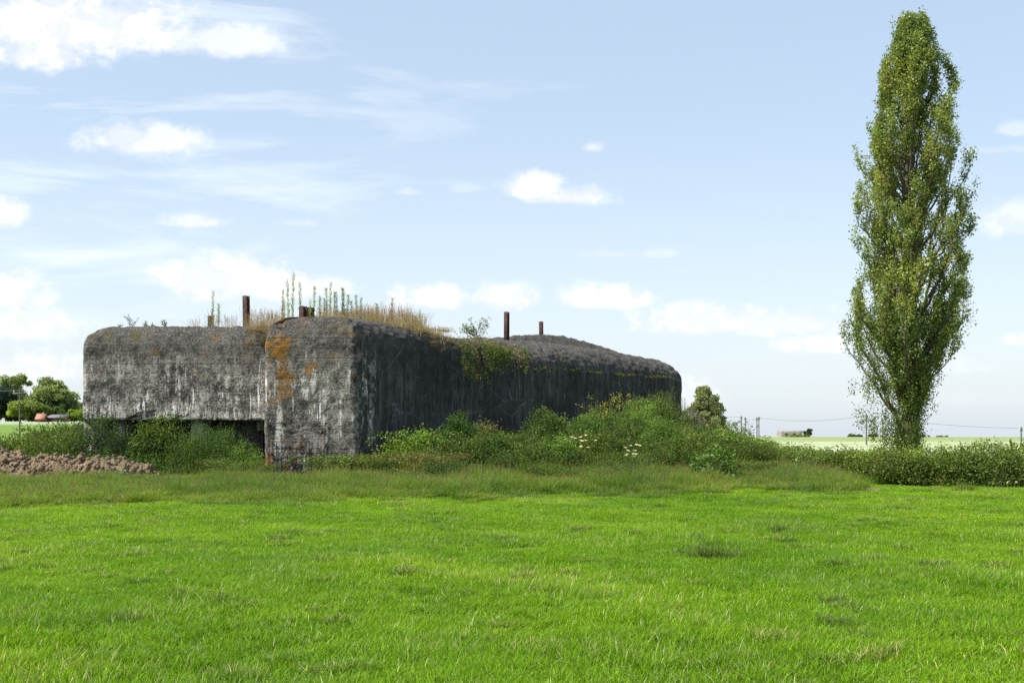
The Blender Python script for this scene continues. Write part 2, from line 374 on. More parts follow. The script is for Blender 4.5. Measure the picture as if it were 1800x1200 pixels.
ix = np.where((GX > -330) & (GX < -13))[0]; iy = np.where((GY > 70) & (GY < 262))[0]
tag(sheet('green_field', ix, iy, .06, m), kind='structure', label='bright green crop field at the far left')

# ------------------------------------------------------------------ the blockhouse
def rounded(pts, rad, step):
    pts = [np.array(p, float) for p in pts]; out = []; n = len(pts)
    for i in range(n):
        p0, p1, p2 = pts[i-1], pts[i], pts[(i+1) % n]; r = rad[i]
        d0 = unit(p0-p1); d2 = unit(p2-p1); ang = math.acos(np.clip(d0 @ d2, -1, 1)); tl = r/math.tan(ang/2)
        a, b = p1+d0*tl, p1+d2*tl; k = max(4, int(r*(np.pi-ang)/step)+3)
        cen = p1+unit(d0+d2)*(r/math.sin(ang/2))
        va, vb = a-cen, b-cen; t0 = math.atan2(va[1], va[0]); t1 = math.atan2(vb[1], vb[0]); dt = (t1-t0+np.pi) % (2*np.pi)-np.pi
        out += [cen+r*np.array([math.cos(t0+dt*j/k), math.sin(t0+dt*j/k)]) for j in range(k+1)]
    res = []; n = len(out)
    for i in range(n):
        a, b = out[i], out[(i+1) % n]; L = np.linalg.norm(b-a); st = step if (a[1] < 68 and min(a[0], b[0]) > -16.5 and not (a[1] > 66)) else .4
        k = max(1, int(round(L/st))); res += [a+(b-a)*j/k for j in range(k)]
    return np.array(res)
def fbm(V, s, o=4, sc=(1, 1, 1)):
    return np.array([noise.fractal(Vector((v[0]*s*sc[0], v[1]*s*sc[1], v[2]*s*sc[2])), 1.0, 2.0, o) for v in V])
def mass(outl, seg, z0, lip, sr, roof, step, dispf, inner=26, jag=0, notch=None):
    """vertical wall up to the lip, quarter-round shoulder, then a roof drawn in to a spine"""
    a, b = np.array(seg[0], float), np.array(seg[1], float); ab = b-a
    tt = np.clip(((outl-a) @ ab)/(ab @ ab), 0, 1); tgt = a+tt[:, None]*ab; D = tgt-outl; LD = np.linalg.norm(D, axis=1, keepdims=True); dn = D/LD
    nxt = np.roll(outl, -1, 0)-np.roll(outl, 1, 0); nr = unit(np.stack([-nxt[:, 1], nxt[:, 0]], 1)); nr *= np.sign((nr*dn).sum(1, keepdims=True))
    wd = nr.copy(); fine_ = np.linalg.norm(nxt, axis=1) < .35
    for _ in range(3):
        wd = sum(np.roll(wd, k, 0) for k in range(-4, 5))/9.; wd = unit(wd)
    nr_sm = unit(wd*.9+dn*.1); wd = nr_sm/np.clip((nr_sm*nr).sum(1, keepdims=True), .72, 1)
    SH, SV = sr(outl[:, 0], outl[:, 1]); SHc = SH[:, None]
    H = lip(outl[:, 0], outl[:, 1]); rings = []
    nw = int((H.mean()-z0)/step)
    for i in range(nw):
        f = i/nw; z = z0+(H-z0)*f
        if jag and i < 8:
            jz = np.array([max(0, noise.fractal(Vector((p[0]*1.7, p[1]*1.7, 3.3)), 1, 2, 4)) for p in outl])*jag
            if notch is not None: jz = jz+notch(outl[:, 0])
            z = z+jz*(1-i/8)
        rings.append(np.column_stack([outl, z]))
    ns = max(8, int(SH.max()*1.5/step))
    for i in range(ns+1):
        an = i/ns*np.pi/2; p = outl+wd*SHc*(1-math.cos(an)); rings.append(np.column_stack([p, H+SV*math.sin(an)]))
    p0 = outl+wd*SHc; n_in = inner
    for i in range(1, n_in+1):
        f = (i/n_in)**1.25; p = p0+(tgt-p0)*f*.995; d = np.linalg.norm(p-p0, axis=1)
        rings.append(np.column_stack([p, H*(1-f)+H.mean()*f+SV*(1-f)+SV.mean()*f+roof(p[:, 0], p[:, 1])*sst(d, 0, .9)]))
    V = np.concatenate(rings); m_ = len(outl); nr_ = len(rings)
    i = np.arange(nr_-1)[:, None]*m_+np.arange(m_)[None]; j = np.arange(nr_-1)[:, None]*m_+(np.arange(m_)[None]+1) % m_
    Q = np.stack([i, j, j+m_, i+m_], -1).reshape(-1, 4)
    # vertex normals by finite differences along the grid
    Vg = V.reshape(nr_, m_, 3); du = np.roll(Vg, -1, 1)-np.roll(Vg, 1, 1); dv = np.gradient(Vg, axis=0); N = unit(np.cross(du, dv)).reshape(-1, 3)
    V = V+N*dispf(V, N)[:, None]
    mb = MB(); mb.add(V, Q)
    mb.T.append(np.stack([np.arange(1, m_-1)*0, np.arange(2, m_), np.arange(1, m_-1)], 1))   # underside
    return mb
bk = empty('blockhouse', (-5.3, 52, 0)); tag(bk, 'big weathered concrete blockhouse with rounded dark side wall and weedy roof', 'bunker')
def adopt(o):  # part keeps world-space vertices
    o.parent = bk; o.location = (5.3, -52, 0); return o
def adopt2(o, parent):
    o.parent = parent; return o
def lip_main(x, y): return 4.50-.35*sst(y, 43.5, 50)-.05*sst(y, 55, 64)
def roof_main(x, y):
    ridge = np.interp(x, [-3.2, -.9, .9, 2.5, 4.4, 6.0, 7.4, 9], [0, .16, .52, .62, .52, .28, .10, 0])
    return ridge*np.exp(-((y-60)/10.0)**2)+.12*np.exp(-((y-45)/2.)**2)
def disp_main(V, N):
    up = sst(N[:, 2], .15, .7); front = (N[:, 1] < -.75) & (V[:, 1] < 44.5)
    a = fbm(V, 1.1, 4)*.035; b = fbm(V+7, 4.5, 4); a = a+front*fbm(V+3, 9, 3)*.022
    return a+b*(.012+up*.06+front*.018)
OUT = rounded([(-8.31, 43), (-5.25, 43), (8.85, 64.3), (1.5, 77), (-9.5, 71)], [.16, .3, 1.9, 2.5, 1.5], .09)
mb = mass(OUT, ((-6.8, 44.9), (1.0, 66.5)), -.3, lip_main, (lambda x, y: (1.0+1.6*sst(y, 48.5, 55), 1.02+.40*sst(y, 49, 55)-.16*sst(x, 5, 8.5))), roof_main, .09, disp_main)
def per_face(mb, name, mats, fn):
    me = mb.mesh(name, mats[0], smooth=True, colattr=False)
    for m_ in mats[1:]: me.materials.append(m_)
    n = len(me.polygons); c = np.zeros(n*3, np.float32); me.polygons.foreach_get('center', c); nn = np.zeros(n*3, np.float32); me.polygons.foreach_get('normal', nn)
    me.polygons.foreach_set('material_index', fn(c.reshape(-1, 3), nn.reshape(-1, 3)).astype(np.int32)); me.update()
    o = bpy.data.objects.new(name, me); C.objects.link(o); return o
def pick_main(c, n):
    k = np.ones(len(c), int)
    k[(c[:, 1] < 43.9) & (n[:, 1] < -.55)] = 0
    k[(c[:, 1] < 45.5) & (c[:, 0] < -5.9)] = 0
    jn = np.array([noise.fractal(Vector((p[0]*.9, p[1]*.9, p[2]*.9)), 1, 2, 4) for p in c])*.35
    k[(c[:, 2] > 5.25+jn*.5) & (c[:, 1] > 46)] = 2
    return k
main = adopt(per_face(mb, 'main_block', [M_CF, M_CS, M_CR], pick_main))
def lip_w(x, y): return 4.72-.12*sst(-x, 15.0, 15.7)
def roof_w(x, y): return -.02+0*x
WO = rounded([(-15.72, 46.7), (-6.9, 46.7), (-6.9, 62), (-15.72, 62)], [.25, .2, .5, .5], .09)
def notch(x): return .28*np.exp(-((x+13.3)/.55)**4)+.12*np.exp(-((x+11.9)/.3)**4)
mb = mass(WO, ((-11.3, 50.5), (-11.3, 58)), 2.05, lip_w, (lambda x, y: (.78+0*x, .78+0*x)), roof_w, .09, lambda V, N: fbm(V, 1.3, 4)*.03+fbm(V+3, 5, 4)*(.014+.05*sst(N[:, 2], .1, .6)), jag=.13, notch=notch)
slab = adopt(per_face(mb, 'overhanging_slab', [M_CF, M_CR], lambda c, n: (n[:, 2] > .55).astype(int)))
# recess below the slab: back wall with embrasures, piers
def part(name, mat_, fn, parent=None):
    q = MB(); fn(q); o = q.build(name, mat_, colattr=False)
    if parent is None: adopt(o)
    else: o.parent = parent
    return o
def recess(q):
    box(q, (-15.3, 49.4, -.3), (-12.95, 50.2, 2.12)); box(q, (-11.55, 49.4, -.3), (-9.75, 50.2, 2.12))
    box(q, (-12.95, 49.4, -.3), (-11.55, 50.2, .75)); box(q, (-12.95, 49.4, 1.75), (-11.55, 50.2, 2.12))
    box(q, (-9.75, 49.4, -.3), (-8.0, 50.2, .5)); box(q, (-9.75, 48.9, 1.66), (-8.0, 50.2, 2.12))
part('back_wall', M_CREC, recess)
part('end_wall', M_CF, lambda q: box(q, (-15.69, 46.9, -.3), (-15.0, 61.5, 2.2)))
for xa, xb, yb in ((-14.85, -14.45, 47.6), (-11.9, -11.35, 47.5), (-8.95, -8.62, 47.9)):
    part('pier', M_CREC, lambda q: box(q, (xa, yb, -.3), (xb, 49.39, 2.11)))
for x0, x1, z0, z1 in ((-12.95, -11.55, .75, 1.75), (-9.75, -8.0, .5, 1.66)):
    def emb(q, x0=x0, x1=x1, z0=z0, z1=z1):
        for k in range(3):
            i = .12*k; y = 49.5+.22*k
            box(q, (x0+i, y, z0+i*.6), (x0+i+.12, y+.22, z1-i*.6)); box(q, (x1-i-.12, y, z0+i*.6), (x1-i, y+.22, z1-i*.6))
            box(q, (x0+i+.121, y, z1-i*.6-.072), (x1-i-.121, y+.22, z1-i*.6)); box(q, (x0+i+.121, y, z0+i*.6), (x1-i-.121, y+.22, z0+i*.6+.072))
    part('embrasure', M_CREC, emb)
def rods(q):
    r2 = random.Random(4)
    for x in np.arange(-8.15, -6.1, .27):
        x += r2.uniform(-.03, .03); zt = 1.95 if r2.random() < .3 else r2.uniform(1.1, 1.35)
        tube(q, [(x+r2.uniform(-.02, .02), 42.955+r2.uniform(-.02, .0), z) for z in np.linspace(-.1, zt, 6)], .013, 5)
    for z, xe in ((.32, -6.3), (.62, -6.5), (.92, -5.95), (1.3, -7.0), (1.92, -6.4)):
        tube(q, [(x, 42.93+r2.uniform(-.01, .015), z+r2.uniform(-.025, .02)) for x in np.linspace(-8.2, xe, 8)], .012, 5)
part('reinforcing_bars', M_RUST, rods)

# steel posts on the roof
from mathutils.bvhtree import BVHTree
ROOF = []
for o_ in (main, slab):
    me_ = o_.data; ROOF.append(BVHTree.FromPolygons([v.co for v in me_.vertices], [p_.vertices[:] for p_ in me_.polygons]))
def roof_z(x, y):   # ray down on the built roof
    zs_ = [h[0].z for h in (tr_.ray_cast(Vector((x, y, 12)), Vector((0, 0, -1))) for tr_ in ROOF) if h[0] is not None and h[0].z > 1]
    return max(zs_) if zs_ else 5.3
def beam(px, ytop, d, wpx, label, z=None):
    x = (px-900)/F*d; zt = EYE-(ytop-HZ)/F*d; zb = roof_z(x, d)-.12; wd = wpx/F*d
    e = empty('steel_post', (x, d, zb)); tag(e, label, 'steel post', 'rusty steel posts on the blockhouse roof')
    h = zt-zb; q = MB(); n = 8
    def plate(name, x0, x1, y0, y1):
        q = MB(); box(q, (x0, y0, 0), (x1, y1, h)); o = q.build(name, M_RUST, e, colattr=False)
        bv = o.modifiers.new('b', 'BEVEL'); bv.width = .004; bv.segments = 1
    f = wd*.12
    e.rotation_euler = (R(random.uniform(-1, 1)), R(random.uniform(-1, 1)), R(random.uniform(60, 76)))
    plate('flange', -wd/2, -wd/2+f, -wd*.45, wd*.45); plate('flange', wd/2-f, wd/2, -wd*.45, wd*.45); plate('web', -wd/2+f+.001, wd/2-f-.001, -f*.4, f*.4)
    return e
beam(433.5, 520, 52, 10, 'tall rusty steel post leftmost of the tall ones, above the left wing')
beam(370.5, 555, 48.6, 8, 'short rusty steel stub beside the green stalk on the left wing')
beam(533, 538, 45.2, 11, 'left of two rusty stubs among weeds on the front corner')
beam(546, 540, 45.6, 10, 'right of two rusty stubs among weeds on the front corner')
beam(890.5, 548, 54.5, 8, 'tallest rusty steel post right of centre, behind the leafy twig')
beam(951.5, 565, 64, 7, 'rusty steel post standing just right of the roof peak')

# ------------------------------------------------------------------ plants
def smooth_path(p0, d0, L, n, up=.0, wig=.12, r=rng, grav=0.):
    pts = [np.array(p0, float)]; d = unit(np.array(d0, float))
    for i in range(n):
        d = unit(d+r.normal(size=3)*wig+np.array([0, 0, up-grav*i/n])); pts.append(pts[-1]+d*L/n)
    return np.array(pts)
def along(pts, f):
    f = np.asarray(f)*(len(pts)-1); i = np.minimum(f.astype(int), len(pts)-2); k = (f-i)[:, None]; return pts[i]*(1-k)+pts[i+1]*k
def stalks(fo, st, n, h, rad, leafL, leafW, nl, col, r=rng, lean=.12, top=.15, scol=(.05, .07, .02), taper=True, zb=-.1, base=None):
    """upright weeds: stem with leaves up its length"""
    for k in range(n):
        a = r.uniform(0, 6.28); q = rad*math.sqrt(r.uniform(0, 1)); hh = h*r.uniform(.6, 1.0)*(1-.25*q/max(rad, .01))
        b0 = np.array([q*math.cos(a), q*math.sin(a), 0]) if base is None else np.asarray(base)+r.normal(size=3)*np.array([rad, rad, 0])*.5
        p = smooth_path(b0, (math.cos(a)*lean, math.sin(a)*lean, 1), hh, 6, .1, .06, r)
        tube(st, p, np.linspace(.008, .003, 7)*max(1, h/1.2), 3, scol)
        f = r.uniform(top, 1, nl); c = along(p, f); L = leafL*(1.15-.6*f if taper else 1)
        az = r.uniform(0, 6.28, nl); axv = np.stack([np.cos(az), np.sin(az), np.full(nl, .35+zb)], 1)
        nn = nl; a_ = unit(axv+r.normal(size=(nn, 3))*.25); s_ = unit(np.cross(a_, np.array([0, 0, 1.])+r.normal(size=(nn, 3))*.4)); n_ = np.cross(a_, s_)
        LL = (L*r.uniform(.7, 1.2, nn))[:, None]; WW = LL*(leafW/leafL)
        V = np.stack([c, c+a_*LL*.4+s_*WW/2+n_*.1*WW, c+a_*LL-np.array([0, 0, .25])*LL, c+a_*LL*.4-s_*WW/2+n_*.1*WW], 1)
        kk = np.asarray(col)*np.exp(r.normal(size=(nn, 1))*.22)*(.85+.35*f[:, None])
        fo.add(V.reshape(-1, 3), np.arange(nn*4).reshape(nn, 4), col=np.repeat(kk, 4, 0))
def bramble(fo, st, n, h, rad, nl, col, r=rng, L=.07):
    for k in range(n):
        a = r.uniform(0, 6.28); p = smooth_path((r.normal()*rad*.3, r.normal()*rad*.3, 0), (math.cos(a)*.7, math.sin(a)*.7, 1.4), (h+rad)*r.uniform(.8, 1.3), 9, .05, .13, r, .55)
        p[:, 2] = np.maximum(p[:, 2], .03)
        sc = h/max(p[:, 2].max(), .1); p[:, 2] *= min(1.0, sc)
        tube(st, p, np.linspace(.007, .003, 10), 3, (.09, .06, .035))
        f = r.uniform(.12, 1, nl); c = along(p, f)+r.normal(size=(nl, 3))*.06
        leaves(fo, c, L, L*.72, col, .3, r=r, jit=.3)
def bushy(fo, st, h, rx, ry, nclump, nl, col, r=rng, L=.07, W=.035, cr=.22, low=.1, zb=.2, nst=9, hollow=.55):
    """rounded bush: stems from the base to leaf clumps spread over an irregular dome"""
    for k in range(nclump):
        d = rdir(1, .35, r)[0]; d[2] = abs(d[2])*1.0; q = r.uniform(hollow, 1)
        c = np.array([d[0]*rx*q, d[1]*ry*q, low*h+d[2]*h*(1-low)*q*r.uniform(.8, 1.05)])
        if k < nst*3:
            p = np.linspace((c[0]*.15, c[1]*.15, 0), c, 5); p[1:4] += r.normal(size=(3, 3))*.04*h; tube(st, p, np.linspace(.014, .004, 5)*max(.6, h/1.5), 3, (.08, .065, .045))
        cl = c+r.normal(size=(nl, 3))*np.array([cr, cr, cr*.8])*.55
        leaves(fo, cl, L, W, np.asarray(col)*math.exp(r.normal()*.18), zb, r=r, jit=.22)

def garr(*a): return np.array(a)
NET = (.060, .115, .020); BRA = (.055, .100, .022); WIL = (.070, .120, .038); GRS = (.138, .275, .009); TALL = (.140, .235, .028)
src = bpy.data.collections.new('plant_sources')   # never linked to the scene: only instanced
def gn_scatter(name, pts, rot, scl, idx, meshes, material_list, label, cat=None):
    """one stuff object that carries many copies of a few plants"""
    coll = bpy.data.collections.new(name+'_kinds')
    for i, me in enumerate(meshes):
        o = bpy.data.objects.new('k%02d' % i, me); coll.objects.link(o)
    me = bpy.data.meshes.new(name); n = len(pts); me.vertices.add(n); me.vertices.foreach_set('co', np.asarray(pts, np.float32).ravel())
    a = me.attributes.new('rot', 'FLOAT_VECTOR', 'POINT'); a.data.foreach_set('vector', np.asarray(rot, np.float32).ravel())
    a = me.attributes.new('scl', 'FLOAT_VECTOR', 'POINT'); a.data.foreach_set('vector', np.asarray(scl, np.float32).ravel())
    a = me.attributes.new('idx', 'INT', 'POINT'); a.data.foreach_set('value', np.asarray(idx, np.int32))
    ob = bpy.data.objects.new(name, me); C.objects.link(ob)
    ng = bpy.data.node_groups.new(name, 'GeometryNodeTree')
    ng.interface.new_socket('Geometry', in_out='INPUT', socket_type='NodeSocketGeometry'); ng.interface.new_socket('Geometry', in_out='OUTPUT', socket_type='NodeSocketGeometry')
    N = ng.nodes; L = ng.links; gi = N.new('NodeGroupInput'); go = N.new('NodeGroupOutput')
    ci = N.new('GeometryNodeCollectionInfo'); ci.inputs[0].default_value = coll; ci.inputs[1].default_value = True; ci.inputs[2].default_value = True
    ip = N.new('GeometryNodeInstanceOnPoints'); L.new(gi.outputs[0], ip.inputs['Points']); L.new(ci.outputs[0], ip.inputs['Instance']); ip.inputs['Pick Instance'].default_value = True
    def na(nm, ty):
        q = N.new('GeometryNodeInputNamedAttribute'); q.data_type = ty; q.inputs[0].default_value = nm
        return [o for o in q.outputs if o.enabled and o.name == 'Attribute'][0]
    L.new(na('idx', 'INT'), ip.inputs['Instance Index']); L.new(na('rot', 'FLOAT_VECTOR'), ip.inputs['Rotation']); L.new(na('scl', 'FLOAT_VECTOR'), ip.inputs['Scale'])
    L.new(ip.outputs[0], go.inputs[0]); md = ob.modifiers.new('scatter', 'NODES'); md.node_group = ng
    tag(ob, label, cat, kind='stuff'); return ob
def zrot(n, tilt=0., r=rng): return np.stack([r.normal(size=n)*tilt, r.normal(size=n)*tilt, r.uniform(0, 6.28, n)], 1)

# --- short meadow grass in the foreground
def patch_mesh(name, n, rad, h, wd, dry, tuft=0, col=GRS):
    q = MB(); a = rng.uniform(0, 6.28, n); rr = rad*np.sqrt(rng.uniform(0, 1, n)); base = np.stack([rr*np.cos(a), rr*np.sin(a), a*0-.01], 1)
    k = np.broadcast_to(np.array(col), (n, 3)).copy(); straw_glint = rng.uniform(0, 1, n) < dry; k[straw_glint] = (.46, .46, .26); ym = rng.uniform(0, 1, n) < .2; k[ym & ~straw_glint] = np.array(col)*np.array([1.35, 1.12, 1.2])  # dry share: straw blades, their pale colour also painted in for glints
    blades(q, base, h*np.exp(rng.normal(size=n)*.28), wd, k, .85, 3, r=rng, jit=.3)
    if tuft:
        b = rng.normal(size=(tuft, 3))*np.array([.05, .05, 0]); blades(q, b, h*1.5, wd*1.25, (.22, .30, .08), .8, 4, .3)
    return q.mesh(name, M_GRASS)
def tuft_mesh():
    q = MB(); n = 190; base = rng.normal(size=(n, 3))*np.array([.075, .075, 0]); k = np.tile((.085, .17, .014), (n, 1)); k[rng.uniform(0, 1, n) < .22] = (.42, .42, .22)
    blades(q, base, .105, .0075, k, .9, 4, .12, jit=.3); return q.mesh('grass_tuft', M_GRASS)
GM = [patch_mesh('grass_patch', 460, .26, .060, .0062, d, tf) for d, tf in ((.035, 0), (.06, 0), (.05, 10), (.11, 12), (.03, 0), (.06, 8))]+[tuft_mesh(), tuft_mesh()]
def short_grass():
    P_ = []; S = []; I = []
    for y0, y1, dens in ((2.5, 15, 26), (15, 24, 21), (24, 40, 18)):
        W = .47*y1+9; n = int(2*W*(y1-y0)*dens); x = rng.uniform(-W, W, n); y = rng.uniform(y0, y1, n)
        keep = (np.abs(x) < .44*y+8.5); P_.append(np.stack([x, y, G(x, y)], 1)[keep])
    p = np.concatenate(P_); nz = np.array([noise.fractal(Vector((a[0]*.55, a[1]*.4, 0)), 1, 2, 3) for a in p]); nb = np.array([noise.noise(Vector((a[0]*.18, a[1]*.14, 5))) for a in p])
    nz2 = np.array([noise.fractal(Vector((a[0]*.4+9, a[1]*.3, 4)), 1, 2, 3) for a in p])
    lim = 38-8*sst(p[:, 0], -2, 12)+0*nz; p = p; ok = p[:, 1] < np.where(p[:, 0] > 12, 37, 37)
    idx = rng.choice([0, 1, 4], len(p)); hi = nz > .22; idx[hi] = rng.choice([2, 3, 5], hi.sum()); rare = rng.uniform(0, 1, len(p)) < .05; idx[rare] = 3; tf = (rng.uniform(0, 1, len(p)) < .022*(1+4*np.clip(nz2, 0, 1))); idx[tf] = rng.choice([6, 7], tf.sum())
    s = rng.uniform(.8, 1.15, len(p))*(1+.35*np.clip(nz, -.5, .8)+.2*nb); sc = np.stack([rng.uniform(.9, 1.15, len(p))]*2+[s], 1)
    return p[ok], zrot(len(p), .05)[ok], sc[ok], idx[ok]
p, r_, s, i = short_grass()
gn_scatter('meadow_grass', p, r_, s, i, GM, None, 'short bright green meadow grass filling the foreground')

# --- long grass band between meadow and blockhouse
def long_mesh(n, rad, h, seed, dry=.1, col=TALL, heads=10):
    q = MB(); a = rng.uniform(0, 6.28, n); rr = rad*np.sqrt(rng.uniform(0, 1, n)); base = np.stack([rr*np.cos(a), rr*np.sin(a), a*0], 1)
    k = np.broadcast_to(np.array(col), (n, 3)).copy(); k[rng.uniform(0, 1, n) < dry] = (.30, .27, .13)
    blades(q, base, h, .011, k, .62, 4, .03, jit=.28)
    for j in range(heads):
        b = base[j % n]; p_ = smooth_path(b, (rng.normal()*.15, rng.normal()*.15, 1), h*rng.uniform(1., 1.4), 4, 0, .06); tube(q, p_, .0022, 3, (.26, .25, .12))
        leaves(q, along(p_, rng.uniform(.8, 1, 10)), .022, .006, (.28, .22, .12), 1.2)
    return q.mesh('long_grass', M_GRASS)
LM = [long_mesh(130, .28, h, 0, d, c, hd) for h, d, c, hd in ((.36, .04, TALL, 5), (.44, .03, TALL, 6), (.3, .12, (.14, .20, .035), 3), (.4, .02, (.085, .165, .022), 1), (.55, .04, (.10, .18, .03), 3))]
def edge_y(x):   # where the mown-looking meadow ends and long growth starts
    return np.interp(x, [-20, -12, -8, -4, -1.5, 1.5, 6, 9, 10.5, 14, 20], [25.5, 27, 28.5, 30, 31.5, 32, 32.5, 34, 37, 37, 37])+.7*np.sin(x*1.3)+.4*np.sin(x*3.1+1)
def inside_block(x, y):
    side = ((x+5.25)*21.3-(y-43)*14.1) > -.0
    return ((x > -8.5) & (y > 42.8) & ~side) | ((x <= -8.5) & (x > -15.8) & (y > 47.4))
n = 34000; x = rng.uniform(-24, 20, n); y = rng.uniform(24, 62, n); dens = np.where(y > 46, .5, 1.)
ed = edge_y(x); nz = np.array([noise.fractal(Vector((a*.5, b*.5, 9)), 1, 2, 3) for a, b in zip(x, y)])
ok = (y > ed+nz*1.2+np.abs(rng.normal(size=n))*1.3-.6) & ~inside_block(x, y) & (rng.uniform(0, 1, n) < dens) & ~((x > 10) & (y < 38.5+nz))
ramp = sst(y-ed, -.5, 2.5)
p = np.stack([x, y, G(x, y)], 1)[ok]; s = (.35+.65*ramp)*(1+.55*nz)*rng.uniform(.7, 1.15, n)*np.where(x < -9, .66, np.where(x < -2, .78, .88))*(1-.45*sst(y, 40, 42)*(x < -4)); s = np.stack([rng.uniform(.9, 1.2, n)]*2+[s], 1)[ok]
gn_scatter('long_grass', p, zrot(len(p), .09), s, rng.choice(5, len(p), p=[.3, .2, .2, .2, .1]), LM, None, 'long seeding grass between the meadow and the blockhouse')

# --- undergrowth: nettles, docks, cow parsley, bramble
def kindmesh(fn):
    a, b = MB(), MB(); fn(a, b); a.merge(b); return a.mesh('weeds', M_UNDER)
def umbels(fo, st, n, h, rad, r=rng, fl=(.52, .55, .46)):
    for k in range(n):
        a = r.uniform(0, 6.28); p_ = smooth_path((rad*math.cos(a)*r.uniform(0, 1), rad*math.sin(a)*r.uniform(0, 1), 0), (r.normal()*.15, r.normal()*.15, 1), h*r.uniform(.75, 1.1), 5, 0, .07)
        tube(st, p_, .004, 3, (.07, .10, .03)); tp = p_[-1]; m_ = 60; an = r.uniform(0, 6.28, m_); q = .05*np.sqrt(r.uniform(0, 1, m_))
        leaves(fo, tp+np.stack([q*np.cos(an), q*np.sin(an), -q*q*3+r.normal(size=m_)*.006], 1), .016, .014, fl, .6, jit=.08, r=r)
def tallgrass(a, b):
    m_ = 150; bb = rng.normal(size=(m_, 3))*np.array([.16, .16, 0]); blades(a, bb, 1.0, .012, (.12, .20, .035), .45, 4, .12, jit=.25)
    for j in range(1):
        p_ = smooth_path(bb[j], (rng.normal()*.12, rng.normal()*.12, 1), 1.15, 4, 0, .05); tube(b, p_, .003, 3, (.24, .22, .10)); leaves(a, along(p_, rng.uniform(.8, 1, 14)), .035, .008, (.28, .22, .12), 1.)
WK = [kindmesh(lambda a, b: stalks(a, b, 16, 1.0, .24, .085, .036, 34, NET)),
      kindmesh(lambda a, b: stalks(a, b, 16, 1.0, .26, .07, .026, 40, (.085, .15, .026))),
      kindmesh(lambda a, b: bramble(a, b, 14, .8, .45, 70, BRA, L=.055)),
      kindmesh(lambda a, b: stalks(a, b, 14, 1.1, .22, .10, .014, 80, (.09, .15, .045))),
      kindmesh(tallgrass),
      kindmesh(lambda a, b: (stalks(a, b, 6, .8, .25, .10, .04, 30, (.09, .15, .035)), umbels(a, b, 4, 1.05, .25))),
      kindmesh(lambda a, b: stalks(a, b, 9, 1.1, .28, .05, .02, 40, (.17, .12, .055), scol=(.14, .09, .05)))]
YT = ([-60, 40, 145, 160, 210, 290, 460, 560, 625, 660, 700, 760, 850, 950, 1000, 1060, 1110, 1150, 1200, 1250, 1300, 1350, 1420, 1480],
      [752, 748, 752, 742, 738, 748, 800, 838, 835, 790, 764, 745, 748, 740, 742, 712, 712, 728, 744, 752, 764, 785, 812, 850])
n = 10000; x = rng.uniform(-19, 10.5, n); y = rng.uniform(33, 66, n)
px = 900+F*x/y; zt = EYE+(HZ-np.interp(px, *YT))/F*y; g = G(x, y); nz = np.array([noise.fractal(Vector((a*.6, b*.6, 2)), 1, 2, 3) for a, b in zip(x, y)])
front = np.interp(x, [-20, -12.5, -9, -8.4, -5.3, -3.5, 0, 4, 8, 9.5], [43.6, 43.6, 41.5, 41.6, 41.3, 39.5, 37.5, 37.5, 38.5, 41])+nz*1.2
wall_y = np.where(x > -5.3, 43+(x+5.25)*1.51, np.where(x > -8.4, 42.6, np.where(x > -15.7, 46.9, 70)))
ok = (y > front) & (y < wall_y-.25) & (zt-g > .25); dep = sst(y-front, -.2, 5.5)
H = np.minimum((.42+.68*dep+.85*nz)*rng.uniform(.75, 1.15, n), (zt-g)*rng.uniform(.72, 1.04, n)); tall_ = rng.uniform(0, 1, n) < .05; H = np.where(tall_, H*rng.uniform(1.2, 1.5, n), H); H = np.where(x < -15.9, H*1.45, H); ok &= H > .2
ok |= (x < -15.9) & (y > 43.8) & (y < 66) & (zt-g > .3) & (H > .2)
pr = [.31, .26, .18, .13, .09, .006, .024]; idx = rng.choice(7, n, p=pr); idx[(x > 7.2) & (rng.uniform(0, 1, n) < .3)] = 6; idx[(nz > .3)] = 2; idx[(x < -10) & (rng.uniform(0, 1, n) < .3)] = 0; idx[(nz < -.3)] = 3; idx[tall_] = rng.choice([0, 1, 3], tall_.sum())
p = np.stack([x, y, g], 1)[ok]; s = np.stack([H*.35+.75, H*.35+.75, H], 1)[ok]
gn_scatter('undergrowth', p, zrot(len(p), .08), s, idx[ok], WK, None, 'tangled nettles, docks and brambles growing along the blockhouse foot')

# ------------------------------------------------------------------ single shrubs and plants
rng.bit_generator.state = np.random.default_rng(11).bit_generator.state
def plant(name, x, y, label, cat, fn, z=None, group=None, fm=None, stem='stem', leaf='foliage', rz=0):
    z = float(G(x, y))-.02 if z is None else z
    e = empty(name, (x, y, z), rz); tag(e, label, cat, group); a, b = MB(), MB(); fn(a, b)
    if a.n: a.build(leaf, fm or M_LEAF, e)
    if b.n: b.build(stem, M_LEAF, e)
    return e
plant('willow_shrub', -10.6, 44.7, 'broad grey-green feathery shrub filling the space left of the front corner', 'shrub',
      lambda a, b: (stalks(a, b, 60, 2.3, 1.25, .09, .02, 110, (.065, .120, .030), lean=.2), bushy(a, b, 2.0, 1.35, .8, 170, 80, (.065, .120, .032), L=.08, W=.024, cr=.32)))
plant('leafy_bush', -9.2, 44.1, 'low bush filling the gap between the feathery shrub and the front corner', 'bush', lambda a, b: bushy(a, b, 1.25, .8, .7, 90, 60, (.07, .13, .03), L=.07, W=.03, cr=.26))
plant('elder_shrub', -12.6, 45.6, 'dark leafy shrub below the broken notch in the slab edge', 'shrub', lambda a, b: bushy(a, b, 2.35, 1.25, .7, 120, 60, (.055, .095, .022), L=.11, W=.05, cr=.3))
plant('elder_shrub', -14.7, 45.6, 'dull green shrub against the left end of the slab', 'shrub', lambda a, b: bushy(a, b, 2.4, 1.4, .7, 130, 60, (.062, .098, .03), L=.09, W=.035, cr=.3))
